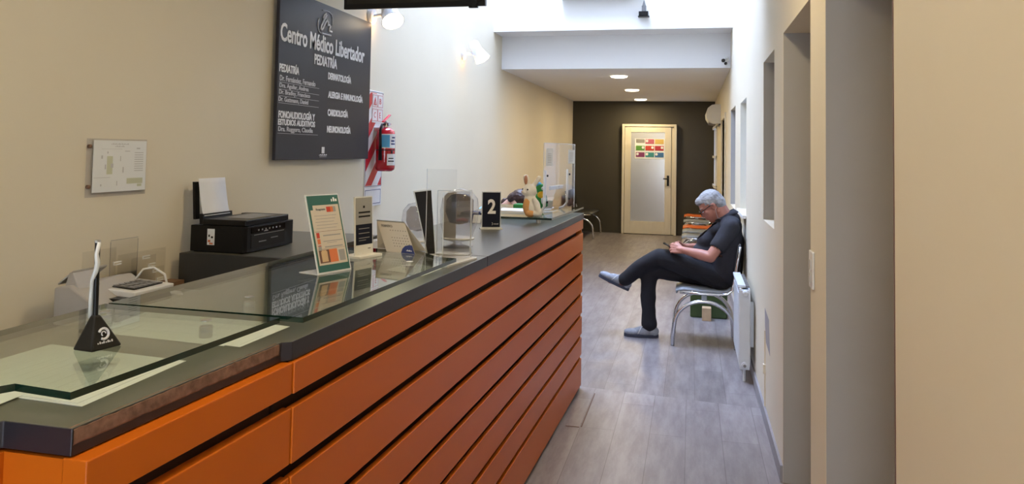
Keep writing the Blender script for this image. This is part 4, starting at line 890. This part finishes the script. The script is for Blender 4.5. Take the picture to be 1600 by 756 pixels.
b.build('end_cover', M['radiator_white'], t, bevel=.004)
b = MB(); b.box((.308, 5.40, .61), (.360, 5.97, .63)); b.build('top_cap', M['radiator_white'], t, bevel=.004)
b = MB()
for k in range(14): b.box((.362, 5.42+k*.039, .608), (.386, 5.435+k*.039, .622))
b.each('grille_fin', M['grey_plastic'], t)
b = MB(); b.lathe([(.021, 0), (.021, .018), (.012, .022), (0, .022)], (.352, 5.367, .112), 20, (0, -1, 0)); b.lathe([(.018, 0), (.018, .04), (.012, .045), (0, .045)], (.355, 5.367, .585), 20, (0, -1, 0)); vl = b.build('valve', M['radiator_white'], t, smooth=40)
b = MB(); b.lathe([(.010, 0), (.010, .003)], (.352, 5.344, .112), 12, (0, -1, 0)); b.build('plug', M['grey_plastic'], vl)
b = MB(); b.box((.387, 5.5, .2), (XR, 5.53, .5)); b.box((.387, 5.85, .2), (XR, 5.88, .5)); b.box((.355, 5.39, .62), (.41, 5.41, .66)) if False else None; b.each('wall_bracket', M['steel'], t)
b = MB(); b.cyl((.352, 5.40, .09), (.352, 5.40, .0), .009); b.cyl((.352, 5.94, .11), (.352, 5.94, .0), .009); b.each('pipe', M['radiator_white'], t, smooth=40)

# ------------------------------------------------------------------ chairs (local frame: seat faces -x, wall at x=0, centre y=0)
def make_chair(label, seatm, name='waiting_chair', hw=.215):
    t = thing(name, label, 'chair')
    n = 10; vs = []                                              # seat and back in one swept shell
    prof = [(-.515, .412), (-.52, .424), (-.47, .432), (-.34, .424), (-.20, .422), (-.14, .43), (-.105, .455)]
    b = MB(); N_ = len(prof)
    for x, z in prof: vs += [V((x, -hw, z)), V((x, hw, z))]
    b.add(vs, [(2*k, 2*k+1, 2*k+3, 2*k+2) for k in range(N_-1)]); s = b.build('seat', seatm, t, smooth=True); m_ = s.modifiers.new('s', 'SOLIDIFY'); m_.thickness = .014
    vs = []; b = MB(); pb = [(-.085, .53), (-.075, .60), (-.062, .70), (-.05, .79), (-.04, .80)]
    for x, z in pb: vs += [V((x, -hw, z)), V((x, hw, z))]
    b.add(vs, [(2*k, 2*k+1, 2*k+3, 2*k+2) for k in range(len(pb)-1)]); s = b.build('backrest', seatm, t, smooth=True); m_ = s.modifiers.new('s', 'SOLIDIFY'); m_.thickness = .012
    for sy in (-1, 1):
        b = MB(); b.tube([(-.50, sy*hw, .418), (-.34, sy*hw, .412), (-.20, sy*hw, .412), (-.14, sy*hw, .42), (-.105, sy*hw, .45), (-.09, sy*hw, .52), (-.065, sy*hw, .68), (-.045, sy*hw, .79)], .011, 10); b.build('side_rail', M['chrome'], t, smooth=True)
        b = MB(); pts = []; r = .19
        cx = -.315; cz = .165
        for k in range(17):
            a = PI-PI*k/16; pts.append((cx+.225*math.cos(a), sy*hw, cz+r*math.sin(a)))
        pts = [(cx-.238, sy*hw, .0), (cx-.236, sy*hw, .08)]+pts+[(cx+.236, sy*hw, .08), (cx+.238, sy*hw, .0)]
        b.tube(pts, .0155, 12); b.build('hoop_leg', M['chrome'], t, smooth=True)
        b = MB(); b.box((-.335, sy*hw-.012, .352), (-.295, sy*hw+.012, .412)); b.build('seat_bracket', M['seat_grey'], t)
    b = MB(); b.cyl((-.315, -hw, .37), (-.315, hw, .37), .012); b.build('cross_bar', M['chrome'], t, smooth=40)
    return t
proto = make_chair('grey seated chrome hoop legged chair the man sits on', M['seat_grey'])
proto.location = (XR-.0, 6.43, 0)
def place(src, x, y, rz, label, grp):
    c = copy_tree(src); c.location = (x, y, 0); c.rotation_euler = (0, 0, rz); c['label'] = label; c['group'] = grp; return c
orange = make_chair('orange seated chrome hoop legged chair at the right wall behind the man', M['seat_orange']); orange.location = (XR, 11.62, 0); orange['group'] = 'waiting chairs along the right wall'
G = 'waiting chairs along the right wall'
place(proto, XR, 10.35, 0, 'grey chrome legged chair, first beyond the man at the right wall', G)
place(proto, XR, 10.98, 0, 'grey chrome legged chair, second beyond the man, in front of the orange one', G)
place(proto, XR, 12.65, 0, 'grey chrome legged chair beyond the nearer orange chair at the right wall', G)
place(orange, XR+.0, 13.75, 0, 'orange chair nearest the dark back wall on the right', G)
bench = make_chair('wide grey chrome hoop legged bench on the left wall beyond the counter', M['grey_cabinet'], 'waiting_bench', .54); bench.location = (XL+.02, 13.80, 0); bench.rotation_euler = (0, 0, PI); bench['category'] = 'bench'

# green box and block under the chair
t = thing('toy_box', 'dark green low box on the floor behind the man chair', 'box', (.16, 7.45, 0))
b = MB(); b.box((0, 7.33, 0), (.33, 7.60, .30)); b.build('body', M['green_box'], t, bevel=.012)
b = MB(); b.box((-.004, 7.326, .30), (.334, 7.604, .318)); b.build('lid', M['green_box'], t, bevel=.006)
b = MB(); b.box((.105, 7.20, 0), (.185, 7.30, .115)); b.build('wooden_block', M['pale_wood'], None, bevel=.004, label='small pale wooden block in front of the green box', cat='block')

# ================================================================== THE SEATED MAN
CY = 6.43
def hand(b, wrist, palm, fdir, side, up, r=.0085, curl=.5, scale=1.0):
    """five separate fingers; side = direction from little finger to index, up = back of hand"""
    wrist, palm = V(wrist), V(palm); f = V(fdir).normalized(); s = V(side).normalized(); up = V(up).normalized()
    b.chain([(wrist, .026*scale), (wrist.lerp(palm, .5), .022*scale)])
    for k, (o, ln) in enumerate(((-.033, .055), (-.012, .072), (.010, .078), (.031, .070))):
        base = palm+s*o*scale; b.capsule(wrist+s*o*.5*scale, base, .015*scale, .0115*scale)
        p1 = base+(f-up*.15).normalized()*ln*.42*scale; p2 = p1+(f-up*curl*1.1).normalized()*ln*.32*scale; p3 = p2+(f*.5-up*curl*2).normalized()*ln*.26*scale
        b.chain([(base, .0105*scale), (p1, r*scale), (p2, r*.92*scale), (p3, r*.8*scale)])
    tb = wrist.lerp(palm, .35)+s*.028*scale; t1 = tb+(f*.6+s*.7-up*.1).normalized()*.036*scale; t2 = t1+(f*.9+s*.05-up*.3).normalized()*.03*scale
    b.chain([(wrist.lerp(palm, .2)+s*.01*scale, .017*scale), (tb, .014*scale), (t1, .011*scale), (t2, .009*scale)])
t = thing('person', 'grey haired man in glasses and dark clothes seated cross legged looking at a phone', 'person', (0.1, CY, 0))
HCn = V((.160, CY, 1.080)); ang = math.radians(38)
HX = V((-math.cos(ang), 0, -math.sin(ang))); HZ = V((-math.sin(ang), 0, math.cos(ang))); HY = V((0, 1, 0))   # face dir, crown dir
def hp(a, l, c): return HCn+HX*a+HY*l+HZ*c
b = MB()
# head
b.ell(hp(-.012, 0, .030), (.098, .077, .088), (HX, HY, HZ)); b.ell(hp(.030, 0, -.03), (.062, .062, .085), (HX, HY, HZ)); b.ell(hp(.055, 0, -.093), (.032, .036, .025), (HX, HY, HZ))
b.capsule(hp(.055, 0, -.095), hp(-.02, .045, -.06), .022, .02); b.capsule(hp(.055, 0, -.095), hp(-.02, -.045, -.06), .022, .02)
b.ell(hp(.068, 0, .028), (.022, .055, .018), (HX, HY, HZ))                              # brow
b.chain([(hp(.086, 0, .012), .009), (hp(.104, 0, -.018), .011), (hp(.100, 0, -.030), .013)]); b.ell(hp(.093, .012, -.031), .009); b.ell(hp(.093, -.012, -.031), .009)
b.ell(hp(.086, 0, -.056), (.013, .025, .008), (HX, HY, HZ)); b.ell(hp(.083, 0, -.068), (.013, .022, .008), (HX, HY, HZ))
for sy in (-1, 1):
    b.ell(hp(-.012, sy*.078, -.008), (.020, .009, .032), (HX, HY, HZ)); b.ell(hp(-.020, sy*.084, .004), (.014, .007, .018), (HX, HY, HZ)); b.ell(hp(.052, sy*.042, -.02), (.022, .022, .022), (HX, HY, HZ))
# neck and trunk core
b.chain([(hp(-.045, 0, -.03), .060), (V((.262, CY, 1.0)), .062), (V((.30, CY, .94)), .075)])
b.chain([(V((.30, CY, .93)), .09), (V((.28, CY, .78)), .11), (V((.23, CY, .62)), .115), (V((.24, CY, .54)), .10)])
SH = {-1: V((.30, CY-.175, .925)), 1: V((.30, CY+.175, .925))}
EL = {-1: V((.150, CY-.265, .705)), 1: V((.140, CY+.25, .705))}
WR = {-1: V((-.055, CY-.145, .735)), 1: V((-.050, CY+.075, .735))}
for s_ in (-1, 1):
    b.chain([(V((.30, CY, .93)), .07), (SH[s_], .052), (SH[s_].lerp(EL[s_], .5), .048), (EL[s_], .042), (EL[s_].lerp(WR[s_], .35), .043), (WR[s_], .027)])
PALM = {-1: V((-.125, CY-.115, .742)), 1: V((-.120, CY+.03, .742))}
hand(b, WR[-1], PALM[-1], (-1, .45, .05), (0, .55, .85), (-.3, -.8, .5), curl=.75)
hand(b, WR[1], PALM[1], (-1, -.45, .0), (0, -.55, .85), (-.3, .8, .5), curl=.75)
# legs inside the trousers
b.chain([(V((.24, CY, .54)), .10), (V((.22, CY-.09, .53)), .08), (V((-.245, CY-.02, .655)), .05), (V((-.545, CY+.06, .44)), .034), (V((-.56, CY+.062, .42)), .034), (V((-.65, CY+.065, .435)), .030)])
b.chain([(V((.24, CY, .54)), .10), (V((.22, CY+.09, .51)), .08), (V((-.33, CY+.05, .52)), .05), (V((-.335, CY+.01, .10)), .035), (V((-.33, CY+.01, .06)), .034), (V((-.43, CY+.01, .04)), .026)])
sculpt(b, 'body', M['skin'], .005, 3, t)
# face details
b = MB()
for sy in (-1, 1): b.ell(hp(.080, sy*.031, .004), (.008, .012, .007), (HX, HY, HZ))
b.each('eye', M['paper_edge'], t, smooth=True)
b = MB()
for sy in (-1, 1): b.ell(hp(.0865, sy*.031, .001), (.003, .005, .005), (HX, HY, HZ))
b.each('iris', M['amber_eye'], t, smooth=True)
b = MB(); b.ell(hp(.094, 0, -.0615), (.006, .022, .004), (HX, HY, HZ)); b.build('mouth', M['lips'], t, smooth=True)
b = MB()
for sy in (-1, 1): b.tube([hp(.086, sy*.014, .026), hp(.085, sy*.03, .032), hp(.072, sy*.05, .028)], .004, 6)
b.each('eyebrow', M['grey_hair'], t, smooth=True)
# hair: cap over the skull, short back and sides
b = MB(); b.ell(hp(-.018, 0, .042), (.102, .083, .088), (HX, HY, HZ)); b.ell(hp(-.058, 0, -.0), (.064, .074, .078), (HX, HY, HZ)); b.ell(hp(.045, 0, .082), (.045, .058, .035), (HX, HY, HZ))
hair = sculpt(b, 'hair', M['grey_hair'], .006, 2, t, disp=lambda p: noise.noise(p*70)*.004)
me = hair.data; bmh = bmesh.new(); bmh.from_mesh(me); kill = []
for vt in bmh.verts:
    q = vt.co+V(t.location)-HCn; a, l, c_ = q.dot(HX), q.dot(HY), q.dot(HZ)
    if (a > .035 and c_ < .058) or (a > .012 and c_ < .030) or (a > -.035 and c_ < -.004 and not (a < .0 and c_ > .03)) or c_ < -.072: kill.append(vt)
bmesh.ops.delete(bmh, geom=kill, context='VERTS'); bmh.to_mesh(me); bmh.free(); sd = hair.modifiers.new('s', 'SOLIDIFY'); sd.thickness = .006; sd.offset = -1
# glasses
b = MB()
for sy in (-1, 1):
    cc = hp(.103, sy*.032, .002)
    b.tube([cc+HY*(.026*math.cos(a))+HZ*(.018*math.sin(a))-HX*(abs(math.cos(a))*.004 if sy*math.cos(a) > 0 else 0) for a in [2*PI*k/16 for k in range(17)]], .0022, 6)
    b.tube([hp(.099, sy*.058, .008), hp(.070, sy*.078, .012), hp(.0, sy*.088, .014), hp(-.018, sy*.088, .0)], .0028, 6)
b.tube([hp(.105, -.008, .006), hp(.108, 0, .009), hp(.105, .008, .006)], .002, 6); gl = b.build('glasses', M['black_plastic'], t, smooth=True)
b = MB()
for sy in (-1, 1):
    cc = hp(.103, sy*.032, .002); b.add([cc+HY*(.024*math.cos(a))+HZ*(.016*math.sin(a)) for a in [2*PI*k/16 for k in range(16)]], [tuple(range(16))])
b.build('lens', M['acrylic'], gl)
b = MB(); b.tube([hp(-.015, -.086, -.03), hp(.0, -.080, -.06), hp(.015, -.066, -.10), hp(-.01, -.064, -.13)], .0016, 6); b.build('ear_cord', M['letter_grey'], t)
# shirt
b = MB()
b.chain([(V((.305, CY, .965)), .085), (V((.292, CY, .80)), .128), (V((.262, CY, .66)), .150), (V((.262, CY, .56)), .145)])
for s_ in (-1, 1):
    b.chain([(V((.305, CY, .955)), .080), (SH[s_], .070), (SH[s_].lerp(EL[s_], .30), .068), (SH[s_].lerp(EL[s_], .62), .064)])
    b.chain([(V((.32, CY+s_*.09, .93)), .075), (V((.29, CY+s_*.10, .75)), .11), (V((.27, CY+s_*.09, .58)), .12)])
b.ell((.155, CY, .69), (.15, .145, .125)); b.ell((.13, CY, .80), (.085, .12, .10)); b.ell((.05, CY, .665), (.09, .13, .055)); b.ell((.20, CY, .90), (.07, .12, .07))
sh = sculpt(b, 'shirt', M['shirt_charcoal'], .008, 6, t, disp=lambda p: noise.noise(V((p.x*9, p.y*7, p.z*14)))*.006)
# cut the sleeves and the neck open
bmh = bmesh.new(); bmh.from_mesh(sh.data); off = V(t.location); kill = []
nk = V((.285, CY, 1.02)); nd = (HCn-V((.30, CY, .93))).normalized()
for vt in bmh.verts:
    p = vt.co+off
    if (p-V((.30, CY, .93))).dot(nd) > .088 and abs(p.y-CY) < .09: kill.append(vt); continue
    for s_ in (-1, 1):
        d = (EL[s_]-SH[s_]); L2 = d.length; d.normalize(); q = p-SH[s_]; h_ = q.dot(d)
        if h_ > L2*.74 and (q-d*h_).length < .085 and h_ < L2*1.2 and (p.y-CY)*s_ > .12 : kill.append(vt); break
bmesh.ops.delete(bmh, geom=kill, context='VERTS'); bmh.to_mesh(sh.data); bmh.free(); sd = sh.modifiers.new('s', 'SOLIDIFY'); sd.thickness = .004; sd.offset = -1
b = MB(); col = []
for k in range(15):
    a = -2.5+5.0*k/14; col.append(V((.272, CY, 1.012))+V((-.075*math.cos(a+PI)*-1*-1, .072*math.sin(a), 0))+V((0, 0, .035*math.cos(a+PI)*-1*-1)))
col = [V((.268+.075*math.cos(a), CY+.074*math.sin(a), 1.008+.050*math.cos(a))) for a in [-2.75+5.5*k/18 for k in range(19)]]
vs = []
for p in col: dd = (p-V((.268, CY, 1.008))); vs += [p-nd*.030+dd*.12, p+nd*.012]
b.add(vs, [(2*k, 2*k+2, 2*k+3, 2*k+1) for k in range(len(col)-1)]); o_ = b.build('collar', M['shirt_charcoal'], sh, smooth=True); sd = o_.modifiers.new('s', 'SOLIDIFY'); sd.thickness = .006
# trousers
b = MB()
b.ell((.245, CY, .535), (.135, .17, .105))
b.chain([(V((.23, CY-.09, .535)), .108), (V((.05, CY-.06, .590)), .100), (V((-.16, CY-.03, .640)), .082), (V((-.245, CY-.02, .652)), .073), (V((-.34, CY+.0, .60)), .070), (V((-.46, CY+.035, .510)), .062), (V((-.525, CY+.052, .450)), .060)])
b.chain([(V((.23, CY+.09, .52)), .105), (V((.0, CY+.08, .53)), .090), (V((-.22, CY+.06, .545)), .082), (V((-.325, CY+.045, .545)), .072), (V((-.338, CY+.03, .40)), .064), (V((-.330, CY+.015, .20)), .056), (V((-.325, CY+.01, .105)), .062)])
tr = sculpt(b, 'trousers', M['trousers_black'], .008, 5, t, disp=lambda p: noise.noise(V((p.x*10, p.y*8, p.z*16)))*.007)
# shoes
def shoe(heel, toe, up, label=None):
    heel, toe, up = V(heel), V(toe), V(up).normalized(); f = (toe-heel); L_ = f.length; f.normalize(); up = (up-f*up.dot(f)).normalized(); s = f.cross(up)
    def q(a, w, h): return heel+f*(a*L_)+s*w+up*h
    b = MB(); A3 = (f, s, up)
    b.ell(q(.16, 0, .05), (.048, .036, .045), A3); b.ell(q(.45, 0, .045), (.085, .040, .040), A3); b.ell(q(.76, 0, .036), (.068, .046, .030), A3); b.ell(q(.22, 0, .075), (.04, .034, .04), A3); b.ell(q(.35, 0, .065), (.05, .034, .035), A3)
    u_ = sculpt(b, 'shoe', M['shoe_grey'], .005, 3, t)
    out = []; 
    for k in range(24):
        a = 2*PI*k/24; x = .5+.5*math.cos(a); w = (.034+.016*x)*math.sin(a); out.append((x, w))
    b = MB(); vs = [q(x, w, 0) for x, w in out]+[q(x, w*1.06, .022+(.004 if x > .9 or x < .1 else 0)) for x, w in out]; n = 24
    b.add(vs, [tuple(range(n)), tuple(reversed(range(n, 2*n)))]+[(i, n+i, n+(i+1) % n, (i+1) % n) for i in range(n)]); b.build('sole', M['shoe_sole'], u_, smooth=40)
    b = MB()
    for a in (.42, .50, .58, .66): b.tube([q(a, -.030, .066-.05*(a-.4)), q(a+.02, 0, .092-.10*(a-.4)), q(a+.03, .030, .066-.05*(a-.4))], .0028, 6)
    b.tube([q(.44, -.012, .094), q(.50, -.04, .085), q(.56, -.053, .05), q(.60, -.055, .03)], .0028, 6)
    b.build('laces', M['lace'], u_, smooth=True)
shoe((-.248, CY+.01, .001), (-.528, CY-.005, .001), (0, 0, 1))
shoe((-.500, CY+.065, .350), (-.750, CY+.055, .462), (-.35, 0, 1))
# phone in his hands
t = thing('phone', 'dark mobile phone held in the hands of the seated man', 'phone', (-.165, 6.36, .75))
d1 = V((-.9, 0, .45)).normalized(); b = MB(); b.obox(V((-.115, 6.335, .722)), d1*.115, V((0, .075, 0)), V((.45, 0, .9)).normalized()*.009); b.build('body', M['black_plastic'], t, bevel=.002)
b = MB(); b.obox(V((-.115, 6.338, .722))+V((.45, 0, .9)).normalized()*.009+d1*.004, d1*.107, V((0, .069, 0)), V((.45, 0, .9)).normalized()*.0006); b.build('screen', M['black_gloss'], t)

# ================================================================== RECEPTIONIST BEHIND THE COUNTER
RY = 6.20
t = thing('person', 'person with brown hair tied back and light blue top bent over behind the counter', 'person', (-1.8, RY, 0))
hc = V((-1.385, RY, 1.065)); an = math.radians(62)
FX = V((math.cos(an), 0, -math.sin(an))); FZ = V((math.sin(an), 0, math.cos(an))); FY = V((0, 1, 0))
def wp(a, l, c): return hc+FX*a+FY*l+FZ*c
b = MB()
b.ell(wp(-.01, 0, .02), (.086, .070, .080), (FX, FY, FZ)); b.ell(wp(.028, 0, -.03), (.055, .055, .072), (FX, FY, FZ)); b.ell(wp(.050, 0, -.082), (.026, .028, .02), (FX, FY, FZ))
b.chain([(wp(.080, 0, .0), .007), (wp(.095, 0, -.025), .010)])
for sy in (-1, 1): b.ell(wp(-.005, sy*.072, -.015), (.016, .008, .027), (FX, FY, FZ))
b.chain([(wp(-.03, 0, -.05), .048), (V((-1.53, RY, 1.00)), .05), (V((-1.63, RY, .96)), .08)])
b.chain([(V((-1.64, RY, .94)), .10), (V((-1.78, RY, .74)), .11), (V((-1.86, RY, .58)), .12)])
for s_ in (-1, 1):
    b.chain([(V((-1.63, RY, .95)), .06), (V((-1.64, RY+s_*.16, .93)), .045), (V((-1.58, RY+s_*.22, .80)), .038), (V((-1.40, RY+s_*.13, .818)), .026)])
    hand(b, (-1.40, RY+s_*.13, .818), (-1.33, RY+s_*.09, .818), (1, -s_*.4, 0), (0, -s_, .1), (0, 0, 1), curl=.12, scale=.9)
    b.chain([(V((-1.86, RY, .56)), .11), (V((-1.84, RY+s_*.09, .55)), .08), (V((-1.52, RY+s_*.10, .53)), .055), (V((-1.53, RY+s_*.10, .12)), .035), (V((-1.53, RY+s_*.10, .04)), .034), (V((-1.47, RY+s_*.10, .028)), .026)])
sculpt(b, 'body', M['skin_pale'], .008, 3, t)
b = MB(); b.ell(wp(-.020, 0, .032), (.090, .078, .083), (FX, FY, FZ)); b.ell(wp(-.055, 0, -.01), (.050, .066, .06), (FX, FY, FZ)); b.chain([(V((-1.47, RY, 1.075)), .026), (V((-1.50, RY, 1.080)), .026), (V((-1.525, RY-.01, 1.055)), .018)])
hr = sculpt(b, 'hair', M['brown_hair'], .007, 2, t, disp=lambda p: noise.noise(p*60)*.004)
bmh = bmesh.new(); bmh.from_mesh(hr.data); off = V(t.location); kill = []
for vt in bmh.verts:
    q = vt.co+off-hc; a, c_ = q.dot(FX), q.dot(FZ)
    if (a > .03 and c_ < .055) or (a > -.03 and c_ < -.0): kill.append(vt)
bmesh.ops.delete(bmh, geom=kill, context='VERTS'); bmh.to_mesh(hr.data); bmh.free(); sd = hr.modifiers.new('s', 'SOLIDIFY'); sd.thickness = .006; sd.offset = -1
b = MB(); b.chain([(V((-1.50, RY, 1.0)), .062), (V((-1.63, RY, .945)), .112), (V((-1.77, RY, .76)), .13), (V((-1.86, RY, .60)), .135)])
for s_ in (-1, 1): b.chain([(V((-1.62, RY, .96)), .07), (V((-1.64, RY+s_*.16, .93)), .062), (V((-1.605, RY+s_*.20, .85)), .055)])
sculpt(b, 'top', M['blue_top'], .010, 4, t)
b = MB(); b.ell((-1.86, RY, .57), (.14, .16, .10))
for s_ in (-1, 1): b.chain([(V((-1.84, RY+s_*.09, .555)), .092), (V((-1.52, RY+s_*.10, .535)), .070), (V((-1.53, RY+s_*.10, .14)), .05)])
sculpt(b, 'trousers', M['print_navy'], .012, 3, t)
b = MB()
for s_ in (-1, 1): b.ell((-1.50, RY+s_*.10, .035), (.085, .038, .035))
b.build('shoe', M['black_plastic'], t, smooth=True)
t = thing('stool', 'round office stool behind the counter under the bent person', 'stool', (-1.88, RY, 0))
b = MB(); b.lathe([(0, 0), (.17, 0), (.18, .02), (.17, .05), (0, .055)], (-1.88, RY, .41), 28); b.build('seat', M['black_plastic'], t, smooth=50)
b = MB(); b.cyl((-1.88, RY, .06), (-1.88, RY, .41), .025); b.build('column', M['steel'], t, smooth=40)
for k in range(5): a = 2*PI*k/5; b = MB(); b.tube([(-1.88, RY, .07), (-1.88+.2*math.cos(a), RY+.2*math.sin(a), .03)], [.02, .015]); b.ell((-1.88+.2*math.cos(a), RY+.2*math.sin(a), .02), .02); b.build('leg', M['black_plastic'], t, smooth=True)
t = thing('writing_desk', 'small desk beyond the counter end where the person in light blue leans', 'desk', (-1.22, RY, 0))
b = MB(); b.box((-1.46, RY-.5, .765), (-1.0, RY+.5, .79)); b.build('desk_top', M['grey_cabinet'], t, bevel=.002)
for y in (RY-.48, RY+.46): b = MB(); b.box((-1.42, y, 0), (-1.03, y+.02, .765)); b.build('side_panel', M['grey_cabinet'], t)
# things on the staff side of the far counter end
b = MB(); b.box((-1.23, 4.06, GZ1), (-1.05, 4.20, GZ1+.012)); b.build('keyboard', M['black_plastic'], None, bevel=.002, label='flat black device on the far glass left of the rabbit', cat='keyboard')
b = MB(); b.obox((-1.08, 4.30, GZ1), (.20, .02, 0), (-.02, .2, 0), (0, 0, .01)); b.build('notepad', M['paper_edge'], None, label='white pad on the far glass in front of the bent person', cat='notepad')
b = MB(); b.obox((-1.05, 4.56, GZ1), (.14, .0, 0), (0, .1, 0), (0, 0, .03)); b.build('pencil_case', M['toy_green'], None, bevel=.006, label='green case on the far glass by the bent person face', cat='pencil case')
